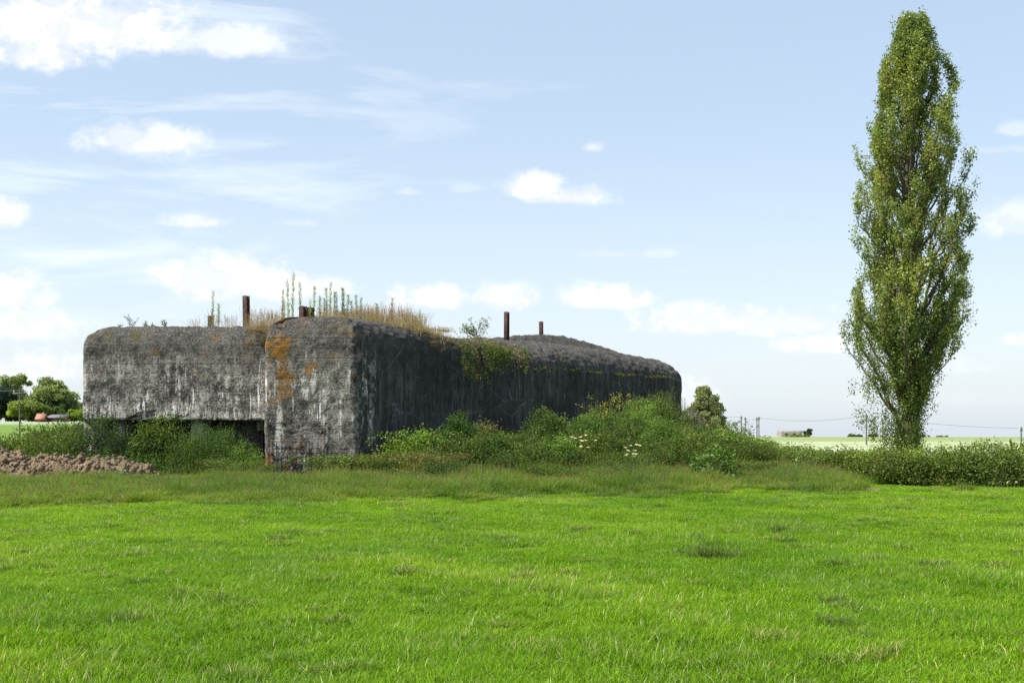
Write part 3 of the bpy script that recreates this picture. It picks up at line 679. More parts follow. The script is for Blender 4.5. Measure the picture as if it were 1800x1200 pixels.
plant('nettle_clump', -13.4, 44.2, 'fresh green nettles right behind the soil heap', 'weeds', lambda a, b: stalks(a, b, 90, 1.35, 1.5, .12, .05, 32, (.06, .135, .035)))
plant('round_bush', -17.0, 47.2, 'rounded grey-green bush left of the blockhouse behind the soil heap', 'bush', lambda a, b: bushy(a, b, 1.75, .9, .7, 90, 60, (.065, .105, .035), L=.07, W=.025, cr=.26))
plant('bramble_bush', -5.7, 42.0, 'low bramble sprawling at the foot of the front corner', 'bramble', lambda a, b: (bramble(a, b, 46, .75, 1.1, 75, (.075, .12, .03)), bushy(a, b, .55, 1.3, .5, 40, 50, (.075, .12, .03), L=.06, W=.045, cr=.2)))
plant('bramble_bush', -3.1, 43.4, 'tall glossy bramble bush where greenery begins along the dark wall', 'bramble', lambda a, b: (bushy(a, b, 1.75, 1.25, .8, 110, 60, (.085, .155, .03), L=.10, W=.06, cr=.3), bramble(a, b, 26, 1.5, 1.1, 50, (.07, .13, .03), L=.09)))
plant('bramble_bush', -2.6, 41.2, 'low reddish bramble in front of the glossy bramble bush', 'bramble', lambda a, b: bramble(a, b, 60, .75, 1.4, 60, (.085, .10, .035)))
plant('goat_willow', -1.0, 46.2, 'taller bush with reddish tips against the dark wall', 'bush', lambda a, b: (bushy(a, b, 1.75, 1.2, .7, 90, 60, (.075, .125, .03), L=.09, W=.035, cr=.3), bushy(a, b, 2.0, .7, .4, 14, 30, (.10, .085, .045), L=.08, W=.03, cr=.2, low=.7)))
plant('mugwort_clump', .4, 42.5, 'dark green mugwort clump in the middle of the thicket', 'weeds', lambda a, b: stalks(a, b, 120, 1.45, 1.5, .10, .03, 50, (.062, .11, .024)))
def mustard(a, b):
    stalks(a, b, 90, 2.3, .8, .08, .03, 60, (.12, .18, .04), lean=.1)
    for k in range(42):
        c = np.array([rng.normal()*.6, rng.normal()*.35, rng.uniform(1.0, 2.25)]); leaves(a, c+rng.normal(size=(16, 3))*.07, .035, .032, (.40, .40, .05), .6, jit=.1)
plant('mustard_plant', 3.75, 50.0, 'pale plant with yellow flowers rising against the dark wall', 'flowering plant', mustard)
plant('tall_shrub', 5.75, 50.8, 'tall feathery green shrub just right of the yellow flowers', 'shrub', lambda a, b: (stalks(a, b, 150, 2.7, 1.1, .09, .024, 120, (.085, .14, .04), lean=.12), bushy(a, b, 2.1, 1.15, .7, 150, 70, (.085, .145, .04), L=.09, W=.026, cr=.28)))
plant('burdock_clump', 5.9, 37.6, 'dark broad-leaved clump near the right end of the thicket', 'weeds', lambda a, b: (bushy(a, b, 1.25, .75, .55, 60, 28, (.07, .13, .03), L=.12, W=.07, cr=.22), umbels(a, b, 5, .9, .6)))
plant('cow_parsley', 2.1, 41.0, 'upper patch of white cow parsley umbels below the yellow flowers', 'flowering plant', lambda a, b: (stalks(a, b, 30, 1.0, .6, .09, .03, 35, (.08, .14, .03)), umbels(a, b, 16, 1.25, .6)))
plant('cow_parsley', 3.7, 39.0, 'lower patch of white cow parsley umbels right of the first patch', 'flowering plant', lambda a, b: (stalks(a, b, 30, .8, .6, .09, .03, 35, (.08, .14, .03)), umbels(a, b, 14, 1.0, .55)))
def buddleia(a, b):
    for k in range(26):
        p_ = smooth_path((rng.normal()*.12, rng.normal()*.12, 0), (rng.normal()*.35, rng.normal()*.3, 1), rng.uniform(1.2, 2.0), 6, .0, .08); tube(b, p_, np.linspace(.012, .004, 7), 3, (.10, .08, .05))
        leaves(a, along(p_, rng.uniform(.3, .9, 50)), .13, .035, (.085, .12, .06), .2)
        leaves(a, along(p_, rng.uniform(.88, 1.0, 45))+rng.normal(size=(45, 3))*.025, .03, .03, (.36, .27, .42), .3, jit=.12)
plant('buddleia', 7.55, 54.5, 'shrub with lilac flower heads by the right end of the wall', 'shrub', buddleia)
plant('thistle_clump', 7.9, 45.6, 'dark seeding thistles standing highest left of the far poles', 'weeds', lambda a, b: (stalks(a, b, 26, 1.45, .5, .09, .025, 30, (.07, .095, .04)), [leaves(a, np.array([rng.normal()*.35, rng.normal()*.3, rng.uniform(1.0, 1.5)])+rng.normal(size=(14, 3))*.03, .05, .03, (.10, .085, .075), .4) for _ in range(36)]))
plant('dock_clump', 8.3, 42.6, 'rust-brown dried dock clump beside the start of the hedge', 'weeds', lambda a, b: stalks(a, b, 60, 1.0, .9, .05, .025, 60, (.24, .16, .085), scol=(.16, .10, .06)))
plant('grey_herb', 8.1, 37.0, 'low grey-green sprawling herb in the long grass right of the thicket', 'weeds', lambda a, b: bushy(a, b, .4, .9, .5, 50, 40, (.09, .14, .07), L=.05, W=.02, cr=.16))
plant('pale_weed', -12.6, 40.4, 'pale green weed clump in front of the soil heap', 'weeds', lambda a, b: bushy(a, b, .45, .6, .35, 30, 40, (.11, .19, .06), L=.06, W=.03, cr=.16))
for (x, y, l) in ((11.9, 33.6, 'dark rush tuft in the meadow below the poplar'), (-6.9, 15.4, 'coarse pale-bladed grass tussock at lower left of the meadow'), (2.55, 16.6, 'dark grass tussock right of centre in the meadow')):
    def rush(a, b, y=y):
        m_ = 260; bb = rng.normal(size=(m_, 3))*np.array([.17, .12, 0]); blades(a, bb, .26, .009, (.09, .13, .035), .7, 4, .35 if x < -5 else .1)
    plant('grass_tussock', x, y, l, 'grass tussock', rush, fm=M_GRASS, leaf='blades')

for x, y, h, rx, col, l in ((-1.9, 44.3, 1.75, .9, (.06, .12, .025), 'leafy bush just behind the glossy bramble bush'), (1.3, 45.2, 1.65, 1.0, (.07, .125, .03), 'first rounded bush right of the reddish-tipped one'), (2.6, 44.0, 1.5, .9, (.055, .10, .022), 'dark bush under the yellow flowers in the thicket'),
        (4.7, 46.8, 1.75, 1.0, (.08, .14, .03), 'light green bush below the tall feathery shrub'), (6.9, 47.8, .85, 1.0, (.075, .125, .035), 'bush on the bank in front of the right end of the wall'), (-.6, 41.3, 1.15, .9, (.055, .105, .022), 'low dark bush at the front of the thicket, third from the front corner'),
        (1.5, 40.4, 1.0, .8, (.065, .12, .025), 'small bush at the front edge left of the cow parsley'), (7.3, 42.6, 1.25, .9, (.07, .12, .03), 'bush between the broad-leaved clump and the dried docks'), (4.9, 42.2, 1.3, .9, (.06, .115, .025), 'dense mid-green bush behind the lower cow parsley patch')):
    bt = (rng.choice([.8, 1.0, 1.3]), rng.uniform(.06, .1), rng.uniform(.35, .6))
    plant('leafy_bush', x, y, l, 'bush', lambda a, b: (bushy(a, b, h*1.28, rx*1.05, rx*.75, 120, 74, np.array(col)*bt[0], L=bt[1], W=bt[1]*bt[2], cr=.22), stalks(a, b, 24, h*1.05, rx*.8, .08, .03, 40, np.array(col)*1.25)))

# ------------------------------------------------------------------ plants on the roof
def hangs(a, b):
    for k in range(40):
        f = rng.uniform(0, 1)**1.3; x0 = -2.15+2.6*f; wy = 43+(x0+5.25)*1.51; p0 = np.array([x0+.9*.83*0, wy, 0.])
        st_ = np.array([x0-.35+rng.normal()*.1, wy+.25, 5.05+rng.normal()*.06]); L = rng.uniform(.4, 1.0)*(1.35 if f < .35 else .8)
        pth = [st_]
        for j in range(6):
            q = j/5; pth.append(np.array([x0+.12+.18*min(1, q*3)+rng.normal()*.06, wy-.12-.2*min(1, q*3)+rng.normal()*.05, 5.0-.1-L*q*1.25]))
        pth = np.array(pth)-np.array([-.9, 48.9, 5.0]); tube(b, pth, .008, 3, (.13, .10, .06))
        leaves(a, along(pth, rng.uniform(0, 1, 60))+rng.normal(size=(60, 3))*.09, .085, .05, (.055, .095, .02) if rng.uniform() < .75 else (.15, .13, .05), .1)
plant('hanging_creeper', -.9, 48.9, 'leafy creeper spilling over the dark wall below the roof edge', 'creeper', hangs, z=5.0)
plant('leafy_twig', -1.35, 53.4, 'small leafy branch growing left of the tallest roof post', 'sapling',
      lambda a, b: [(lambda p_: (tube(b, p_, np.linspace(.014, .004, 6), 3, (.12, .09, .06)), leaves(a, along(p_, rng.uniform(.35, 1, 46))+rng.normal(size=(46, 3))*.07, .085, .05, (.10, .13, .045), .2)))(smooth_path((0, 0, 0), (rng.normal()*.7-.3, 0, .7), rng.uniform(.6, 1.05), 5, .05, .15)) for _ in range(11)], z=roof_z(-1.35, 53.4)-.05)
for px, hgt, l in ((230, .62, 'tallest airy leafy sprig near the left end of the roof'), (212, .3, 'little sprig left of the tallest airy sprig'), (256, .3, 'first small sprig right of the tallest airy sprig'), (270, .25, 'low sprig between its two small neighbours on the left roof'), (291, .36, 'upright sprig rightmost of the small left roof sprigs')):
    x = (px-900)/F*47.9
    plant('roof_sprig', x, 47.9, l, 'sprig', lambda a, b: [(lambda p_: (tube(b, p_, .004, 3, (.09, .08, .05)), leaves(a, along(p_, rng.uniform(.3, 1, 16))+rng.normal(size=(16, 3))*.02, .055, .035, (.05, .075, .03), .3)))(smooth_path((0, 0, 0), (rng.normal()*.35, 0, 1), hgt*rng.uniform(.6, 1.05), 5, 0, .1)) for _ in range(int(4+hgt*6))], z=roof_z(x, 47.9)-.03, group='sprigs on the left wing roof')
# tall horseweed stalks
def horseweed(h, nl=150, yell=0):
    a, b = MB(), MB(); p_ = smooth_path((0, 0, 0), (rng.normal()*.05, rng.normal()*.05, 1), h, 7, .02, .035); tube(b, p_, np.linspace(.008, .003, 8), 4, (.11, .12, .05))
    f = rng.uniform(.15, 1, nl); c = along(p_, f); az = rng.uniform(0, 6.28, nl); col = (.19, .26, .075) if not yell else (.20, .13, .05)
    leaves(a, c, .11, .015, col, ax=np.stack([np.cos(az)*.7, np.sin(az)*.7, np.full(nl, .75)], 1)); return a, b
protos = []
for k, (h, ye) in enumerate(((1.0, 0), (.8, 0), (1.15, 0), (.9, 1))):
    a, b = horseweed(h, int(170*h), ye); protos.append((a.mesh('foliage', M_LEAF), b.mesh('stem', M_LEAF), h))
ST = [(237, .0), (374, 516), (383, 535), (495, 512), (507, 498), (514, 486), (528, 500), (553, 505), (562, 522), (574, 508), (580, 500), (588, 514), (592, 516), (600, 508), (605, 512), (610, 519), (628, 520), (634, 526), (568, 526), (660, 535), (689, 527), (738, 547), (500, 530), (545, 528), (618, 530)]
for k, (px, ty) in enumerate(ST):
    if not ty: continue
    d = 48.4 if px < 400 else (45.2+rng.uniform(0, .8) if px < 560 else 45.6+(px-560)*.012)
    x = (px-900)/F*d; zb = roof_z(x, d)-.04; want = EYE+(HZ-ty)/F*d-zb; j = 3 if px in (495, 689) else int(rng.integers(0, 3))
    fo, st_, h = protos[j]; e = empty('horseweed', (x, d, zb), rng.uniform(0, 6.28)); e.scale = (1, 1, want/h); sz = want/h
    lab = {374: 'tall green horseweed stalk beside the short steel stub on the left wing', 383: 'thin short horseweed right of the tall one on the left wing', 495: 'browned horseweed stalk leftmost of the corner group', 514: 'tallest horseweed stalk of all, on the front corner of the roof', 738: 'lone horseweed at the right end of the dry roof grass', 689: 'browned horseweed standing in the middle of the dry roof grass'}.get(px, 'green horseweed stalk among the crowd on the front corner of the roof')
    tag(e, lab, 'weed stalk', 'horseweed stalks on the roof')
    for nm, me in (('foliage', fo), ('stem', st_)):
        o = bpy.data.objects.new(nm, me); C.objects.link(o); o.parent = e
# dry grass on the roof
def dry_mesh(h, n, col):
    q = MB(); b = rng.normal(size=(n, 3))*np.array([.1, .1, 0]); blades(q, b, h, .006, col, .5, 4, .3, jit=.25)
    for j in range(14):
        p_ = smooth_path(b[j], (rng.normal()*.25, rng.normal()*.25, 1), h*rng.uniform(1.1, 1.6), 4, 0, .08); tube(q, p_, .0022, 3, (.35, .27, .15)); leaves(q, along(p_, rng.uniform(.7, 1, 12)), .03, .007, (.34, .24, .15), 1.)
    return q.mesh('dry_grass', M_DRY)
DM = [dry_mesh(.42, 22, (.52, .43, .25)), dry_mesh(.36, 26, (.36, .36, .16)), dry_mesh(.5, 16, (.54, .43, .28)), dry_mesh(.14, 120, (.24, .16, .07))]
pts, sc, ii = [], [], []
def roofgrass(px0, px1, d0, d1, n, s0, s1, kinds):
    for _ in range(n):
        px = rng.uniform(px0, px1); d = rng.uniform(d0, d1); x = (px-900)/F*d; s = rng.uniform(s0, s1)
        pts.append((x, d, roof_z(x, d)-.03)); sc.append((1, 1, s)); ii.append(rng.choice(kinds))
roofgrass(440, 500, 46.6, 49, 60, .7, 1.35, [0, 2, 3, 3]); roofgrass(430, 480, 46.2, 47.2, 16, .3, .6, [3])
roofgrass(560, 660, 45, 47.5, 75, .6, 1.2, [0, 1, 1, 2]); roofgrass(640, 745, 45.9, 49, 85, .8, 1.45, [0, 1, 2, 2]); roofgrass(735, 775, 47, 50, 30, .3, .8, [0, 2]); roofgrass(690, 790, 46.2, 49.5, 60, .3, .6, [3, 3, 1])
roofgrass(330, 440, 47.6, 49, 12, .5, 1.3, [0, 2]); roofgrass(780, 880, 49, 53, 30, .2, .5, [3, 1]); roofgrass(480, 600, 44.2, 45, 26, .2, .5, [1, 3])
gn_scatter('dry_grass', pts, zrot(len(pts), .1), sc, ii, DM, None, 'straw-coloured dry grass growing on the blockhouse roof')
# moss tufts along the right shoulder line
q = MB()
for k in range(30):
    f = rng.uniform(.45, 1); x = -5.25+14.1*f*.93; y = 43+21.3*f*.93; c = np.array([x+.02, y-.04, 4.2+rng.normal()*.05]); m_ = 24
    if rng.uniform() < .4: m_ = 60
    leaves(q, c+rng.normal(size=(m_, 3))*np.array([.12, .14, .035]), .035, .03, (.12, .14, .02), .4)
tag(q.build('moss', M_LEAF), 'yellow-green moss tufts along the shoulder of the dark wall', kind='stuff')

# ------------------------------------------------------------------ soil heap and molehills
def heap(name, cx, cy, L, Wd, h, res, label, cat, rough=1., seed=0):
    xs = np.arange(-L/2, L/2+res/2, res); ys = np.arange(-Wd/2, Wd/2+res/2, res); A, B = np.meshgrid(xs, ys); n = A.size
    r2 = (np.abs(A/(L/2))**3.2+np.abs(B/(Wd/2))**2.2).ravel(); env = np.clip(1-r2, 0, 1)**.6
    f1 = np.array([noise.fractal(Vector((a*.9+seed, b*1.1, 1)), 1, 2, 3) for a, b in zip(A.ravel(), B.ravel())])
    f2 = np.array([noise.noise(Vector((a*3.6+seed, b*3.6, 4))) for a, b in zip(A.ravel(), B.ravel())])
    f3 = np.array([abs(noise.fractal(Vector((a*7+seed, b*7, 8)), 1, 2, 4)) for a, b in zip(A.ravel(), B.ravel())])
    f4 = np.array([1-min(1, noise.voronoi(Vector((a*3.4+.5*f3_+seed, b*3.4, 2)))[0][0]**2*1.8) for a, b, f3_ in zip(A.ravel(), B.ravel(), f3)])
    f5 = np.array([1-min(1, noise.voronoi(Vector((a*8.5+seed, b*8.5, 7+f1_)))[0][0]**2*1.8) for a, b, f1_ in zip(A.ravel(), B.ravel(), f1)])
    z = env*h*(.74+.42*f1)+(.12*f4+.08*f5+.14*f3+.09*f2)*rough*np.sqrt(env)*min(1, h*1.4)-.06*(env <= .02)
    V = np.stack([A.ravel()+.05*f2, B.ravel()+.05*f3, z], 1); nx = len(xs); i = (np.arange(len(ys)-1)[:, None]*nx+np.arange(nx-1)[None]).ravel()
    q = MB(); q.add(V, np.stack([i, i+1, i+1+nx, i+nx], 1))
    import bmesh
    bm = bmesh.new(); bmesh.ops.create_icosphere(bm, subdivisions=2, radius=1); iv = np.array([v.co[:] for v in bm.verts]); it = np.array([[v.index for v in f.verts] for f in bm.faces]); bm.free()
    for k in range(int(240*L*Wd**.5 if h > .5 else 0)):      # loose clods
        j = rng.integers(0, n)
        if env[j] < .03: continue
        sz = rng.uniform(.014, .036)*(1+2.3*rng.uniform()**4)*(1 if h > .5 else .7); o3 = rng.uniform(0, 50, 3)
        d_ = np.array([noise.noise(Vector(v*1.1+o3))+.6*noise.noise(Vector(v*2.9+o3)) for v in iv]); q.add(iv*(1+.75*d_)[:, None]*sz*rng.uniform(.7, 1.25, 3)+V[j]+np.array([0, 0, sz*.25]), None, it)
    o = q.build(name, M_SOIL, colattr=False, smooth=True)
    o.location = (cx, cy, float(G(cx, cy))-.03); tag(o, label, cat); return o
heap('soil_heap', -16.1, 42.4, 9.0, 2.6, .86, .04, 'long lumpy heap of brown excavated soil left of the blockhouse', 'soil heap', 1.25)
for x, y, L, W_, h, l in ((9.55, 34.6, 1.0, .7, .16, 'largest bare molehill in front of the hedge start'), (7.0, 33.4, .55, .4, .08, 'small bare molehill left of the largest one'), (12.9, 33.7, .75, .4, .07, 'flat molehill at the right near the hedge'), (.3, 32.6, .8, .4, .07, 'flat bare molehill below the thicket middle')):
    heap('molehill', x, y, L, W_, h, .03, l, 'molehill', .5, x)['group'] = 'molehills in the meadow'

# ------------------------------------------------------------------ hedge
hp = np.array([(6.6, 50.0), (8.6, 44.4), (10.4, 41.4), (14.4, 36.8), (19.0, 32.4), (24, 28)]); hh = np.array([.72, .78, .82, 1.27, 1.42, 1.48])
seg = np.linalg.norm(np.diff(hp, axis=0), axis=1); cum = np.concatenate([[0], np.cumsum(seg)]); tot = cum[-1]
def hedge_at(s_): return np.stack([np.interp(s_, cum, hp[:, 0]), np.interp(s_, cum, hp[:, 1])], -1), np.interp(s_, cum, hh)
e = empty('hedge', (14.4, 37.5, 0)); tag(e, 'long clipped leafy hedge running right beside the meadow', 'hedge')
fo, st_ = MB(), MB(); off = np.array([14.4, 37.5, 0.])
nc = 4200; s_ = rng.uniform(0, tot, nc); c2, H = hedge_at(s_); bump = np.array([noise.fractal(Vector((a*.9, 0, 3)), 1, 2, 3) for a in s_]); bump2 = np.array([noise.fractal(Vector((a*1.7, 0, 11)), 1, 2, 3) for a in s_])
H = H*(1+.16*bump)
lump = np.array([noise.fractal(Vector((a*1.1, b*2.2, 21)), 1, 2, 3) for a, b in zip(s_, rng.uniform(0, 1, nc))]); th = rng.uniform(-.1, np.pi+.1, nc); q_ = rng.uniform(.62, 1.02, nc); halfw = .8*(1+.3*bump2)
nv = np.array([.66, .75]); zz = np.where(np.sin(th) > 0, np.abs(np.sin(th))**.55, 0)
cz = zz*H*q_; lat = np.cos(th)*halfw*q_
low = rng.uniform(0, 1, nc) < .3; lat = np.where(low, -halfw*rng.uniform(.75, 1., nc), lat); cz = np.where(low, rng.uniform(.05, .8, nc)*H, cz)
lmp = np.array([noise.fractal(Vector((a*1.0, z_*1.8, 21)), 1, 2, 3) for a, z_ in zip(s_, cz)]); lat = lat*(1+.55*lmp); cz = cz*(1+.12*lmp)
tn = np.array([noise.fractal(Vector((a*.8, z_*1.2, 31)), 1, 2, 2) for a, z_ in zip(s_, cz)])
cc = np.stack([c2[:, 0]+nv[0]*lat, c2[:, 1]+nv[1]*lat, cz+G(c2[:, 0], c2[:, 1])], 1)-off
for k in range(nc):
    m_ = int(rng.uniform(22, 52)); tint = math.exp(rng.normal()*.25+.5*tn[k])*(1.35 if cz[k] > .75*H[k] else 1)  # clumps near the top brightened: sunlit hedge top painted into leaf colour
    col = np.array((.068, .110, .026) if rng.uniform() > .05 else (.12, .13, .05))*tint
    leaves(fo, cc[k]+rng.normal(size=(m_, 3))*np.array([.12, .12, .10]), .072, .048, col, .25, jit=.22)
for k in range(200):   # upright shoots
    s1 = tot*rng.uniform(.18, 1)**.8; c, H1 = hedge_at(s1); lt = rng.normal()*.35; b0 = np.array([c[0]+nv[0]*lt, c[1]+nv[1]*lt, H1*.85])-off
    L_ = rng.uniform(.15, .5)*(.5+.5*s1/tot); p_ = smooth_path(b0, (rng.normal()*.12, rng.normal()*.12, 1), L_, 5, .05, .08); tube(st_, p_, .005, 3, (.10, .10, .05)); leaves(fo, along(p_, rng.uniform(.1, 1, 24)), .055, .035, (.10, .15, .035), .7)
for k in range(420):
    s1 = rng.uniform(0, tot); c, H1 = hedge_at(s1); b0 = np.array([c[0], c[1], 0])+rng.normal(size=3)*np.array([.2, .2, 0])-off; lt = rng.uniform(-.7, .7)
    p_ = np.linspace(b0, b0+np.array([nv[0]*lt, nv[1]*lt, H1*rng.uniform(.5, .85)]), 5); p_[1:4] += rng.normal(size=(3, 3))*.06; tube(st_, p_, np.linspace(.018, .006, 5), 4, (.09, .075, .055))
for k in range(8):
    s1 = rng.uniform(.25, 1)*tot; c, H1 = hedge_at(s1); c0 = np.array([c[0]-nv[0]*.8, c[1]-nv[1]*.8, rng.uniform(.1, 1)*H1])-off; leaves(fo, c0+rng.normal(size=(5, 3))*.01, .06, .06, (.75, .76, .72), jit=.05)
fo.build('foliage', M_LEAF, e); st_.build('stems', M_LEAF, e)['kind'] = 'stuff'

# ------------------------------------------------------------------ poplar
PY = np.array([8, 30, 60, 100, 150, 200, 228, 250, 300, 330, 400, 430, 480, 520, 560, 600, 640, 680, 720, 755, 790])
PL = np.array([1614, 1600, 1584, 1562, 1549, 1541, 1508, 1508, 1516, 1511, 1505, 1499, 1506, 1502, 1492, 1484, 1492, 1503, 1516, 1532, 1552])
PR = np.array([1620, 1640, 1656, 1669, 1682, 1682, 1690, 1706, 1706, 1710, 1703, 1702, 1716, 1700, 1706, 1700, 1668, 1645, 1638, 1628, 1610])
rng.bit_generator.state = np.random.default_rng(21).bit_generator.state
D = 50.; cx = (1594-900)/F*D; PZ = EYE+(HZ-PY)/F*D; rl = (1598-PL)/F*D; rr_ = (PR-1598)/F*D
def env(z, a):
    l = np.interp(-z, -PZ, rl); r2 = np.interp(-z, -PZ, rr_); c = np.cos(a); wv = (c+1)/2
    nn = np.array([noise.noise(Vector((2.2*math.cos(a_)+3, 2.2*math.sin(a_), z_*.75))) for a_, z_ in zip(np.atleast_1d(a), np.atleast_1d(z))])
    v_ = (l*(1-wv)+r2*wv)*(1.0-.10*np.clip(np.asarray(z)-15.5, 0, 3)+.22*nn)
    return v_ if np.ndim(z) else float(v_[0])
e = empty('poplar_tree', (cx, D, 0)); tag(e, 'tall columnar poplar with glossy green leaves rising behind the hedge', 'tree')
tr, br, fo = MB(), MB(), MB()
TH = PZ[0]-.25; zs = np.linspace(0, TH, 26); trunk = np.stack([.10+.18*np.sin(zs*.3)*.4+.0*zs, .08*np.sin(zs*.37), zs], 1); trr = .34*(1-zs/TH)**.85+.015; trr[:3] *= (1.5, 1.2, 1.06)
tube(tr, trunk, trr, 12)
LE = []
def limb(z0, az, reach_f, L, r0, steep):
    b0 = np.array([np.interp(z0, zs, trunk[:, 0]), np.interp(z0, zs, trunk[:, 1]), z0]); n_ = 12; pts_ = [b0]; out = np.array([math.cos(az), math.sin(az), 0])
    tilt = rng.uniform(.5, .85)
    for k in range(1, n_+1):
        q = k/n_; z = z0+L*q*(.92); R_ = env(min(z, TH), az)*reach_f*min(1, (q*1.15))**steep
        pts_.append(np.array([b0[0]*(1-q), b0[1]*(1-q), z])+out*R_+rng.normal(size=3)*.05*math.sqrt(q))
    return np.array(pts_), r0
nb = 150
for k in range(nb):
    f = k/nb; z0 = .9+(TH-1.9)*f**1.05; az = k*2.39996+rng.normal()*.3; L = rng.uniform(3.2, 6.2)*(1-.35*f); L = min(L, max(.5, TH-z0-.55))
    rf = rng.choice([.97, .85, .6, .35], p=[.5, .25, .15, .1])*(1 if f < .8 else rng.uniform(.55, 1)); p_, _ = limb(z0, az, rf, L, 0, rng.uniform(.6, .85)); r0 = .075*(1-f)**.6*rng.uniform(.6, 1.2)+.012
    tube(br, p_, np.linspace(r0, .008, 13), 6)
    ntw = int((9.5+2.5*(f > .5))*L/3)
    for j in range(ntw):
        q = rng.uniform(.28, 1)**.85; c = along(p_, np.array([q]))[0]; tz = rng.uniform(0, 6.28); dv = np.array([math.cos(tz)*.55, math.sin(tz)*.55, 1.0]); Lt = rng.uniform(.35, .95)
        tw = smooth_path(c, dv, Lt, 4, .1, .12)
        rad_xy = np.hypot(tw[-1][0], tw[-1][1]); lim = env(tw[-1][2], math.atan2(tw[-1][1], tw[-1][0]))*1.02
        if rad_xy > lim: tw[:, :2] -= (tw[-1, :2]*(1-lim/rad_xy))*np.linspace(0, 1, 5)[:, None]
        tube(br, tw, np.linspace(.009, .003, 5), 3)
        m_ = int(rng.uniform(46, 92)); cp = along(tw, rng.uniform(.1, 1.05, m_).clip(0, 1))+rng.normal(size=(m_, 3))*np.array([.085, .085, .085])
        col = np.array((.135, .176, .044))*math.exp(rng.normal()*.18)
        if rng.uniform() < .12: col = np.array((.19, .21, .045))
        leaves(fo, cp, .08, .074, col, -.05, jit=.2, fold=.08)
for k in range(9):      # leaders that make the ragged tip
    a_ = k*2.4; q_ = .5*math.sqrt(k/9); b0 = np.array([trunk[-4][0]+q_*math.cos(a_), trunk[-4][1]+q_*math.sin(a_), TH-2.6])
    tw = smooth_path(b0, (math.cos(a_)*.05, math.sin(a_)*.05, 1), (2.75-1.5*q_*rng.uniform(.9, 1.6)), 6, .05, .05); tube(br, tw, np.linspace(.018, .004, 7), 4)
    leaves(fo, along(tw, rng.uniform(.1, 1, 150))+rng.normal(size=(150, 3))*.075, .08, .074, (.135, .176, .044), 0, jit=.2, fold=.08)
for k in range(430):    # leafy growth round the lower trunk
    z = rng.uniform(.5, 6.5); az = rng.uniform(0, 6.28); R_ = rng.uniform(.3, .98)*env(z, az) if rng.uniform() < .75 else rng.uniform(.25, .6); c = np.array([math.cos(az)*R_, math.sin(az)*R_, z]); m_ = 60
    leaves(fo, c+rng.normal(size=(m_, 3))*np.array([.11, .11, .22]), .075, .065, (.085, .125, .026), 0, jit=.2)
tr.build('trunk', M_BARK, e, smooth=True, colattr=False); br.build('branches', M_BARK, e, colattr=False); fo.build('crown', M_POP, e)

# ------------------------------------------------------------------ far trees
rng.bit_generator.state = np.random.default_rng(5).bit_generator.state
def far_tree(name, px, d, ytop, wpx, ybase, label, col, shape='round', nblob=26, nl=230, L=.42, lean=0, group=None, gz=None):
    x = (px-900)/F*d; zb = float(G(x, d)); H = EYE+(HZ-ytop)/F*d-zb; Wd = wpx/F*d/2
    e = empty(name, (x, d, zb)); tag(e, label, 'tree' if 'bush' not in name else 'bush', group); fo, tr = MB(), MB()
    tp = np.array([(0, 0, -.2), (.02*Wd, 0, H*.25), (lean*Wd*.5, .1, H*.55), (lean*Wd, 0, H*.85)]); tube(tr, tp, np.array([.035, .028, .018, .008])*H, 8)
    for k in range(nblob):
        dd = rdir(1, .1)[0]; q = rng.uniform(.3, 1.05)**.7; zc = .5+.48*dd[2]*q
        if shape == 'cone': wv = 1-zc*.8
        elif shape == 'lone': wv = np.interp(zc, [0, .15, .55, .85, 1], [.9, 1.0, .72, .55, .35])
        elif shape == 'egg': wv = .55+.45*math.sin(min(1, zc*1.1)*np.pi)
        else: wv = 1
        low = .05 if shape != 'umbrella' else .62
        c = np.array([dd[0]*Wd*q*wv+lean*Wd*zc, dd[1]*Wd*q*wv, H*(low+(1-low)*zc)]); br_ = rng.uniform(.16, .32)*min(Wd, H*.6)
        if k % 3 == 0: tube(tr, np.linspace(tp[1]*(1-.3)+tp[2]*.3, c, 4)+rng.normal(size=(4, 3))*.03*H*np.array([[0], [1], [1], [0]]), np.array([.014, .01, .007, .003])*H, 5)
        u_ = rdir(nl); rad = br_*rng.uniform(.55, 1.05, nl)[:, None]*np.array([1.15, 1.15, .85])
        leaves(fo, c+u_*rad, L, L*.7, np.array(col)*math.exp(rng.normal()*.14), .2, jit=.22)
    tr.build('trunk', M_BARK, e, colattr=False); fo.build('crown', M_LEAF, e); return e
GRP = 'trees beyond the left field'
HZC = (.10, .15, .055)
far_tree('dark_conifer', -2, 262, 678, 62, 737, 'dark blue-green tree cut by the left edge of the picture', (.04, .065, .05), 'egg', 34, 260, .42, group=GRP)
far_tree('pine_tree', 26, 275, 659, 50, 737, 'flat-topped tree with an open upper crown at the left', (.13, .185, .075), 'umbrella', 22, 200, .4, group=GRP)
far_tree('broadleaf_tree', 20, 285, 684, 70, 737, 'grey-green tree behind and below the flat-topped one', (.11, .155, .08), 'round', 34, 240, .5, group=GRP)
far_tree('broadleaf_tree', 90, 270, 667, 76, 737, 'largest rounded tree just left of the blockhouse', (.14, .19, .085), 'round', 60, 260, .5, group=GRP)
far_tree('broadleaf_tree', 112, 268, 700, 46, 737, 'darker lower crown at the right side of the largest tree', (.09, .13, .065), 'round', 30, 220, .45, group=GRP)
far_tree('broadleaf_tree', 36, 258, 700, 52, 738, 'light green young tree behind the thin pole', (.12, .18, .05), 'egg', 30, 220, .42, group=GRP)
far_tree('broadleaf_tree', 62, 262, 706, 44, 738, 'young green tree left of the red roof', (.10, .16, .045), 'egg', 30, 220, .42, group=GRP)
far_tree('round_bush', 131, 250, 719, 36, 740, 'yellow-green round bush touching the blockhouse edge at far left', (.16, .24, .04), 'round', 24, 220, .35)
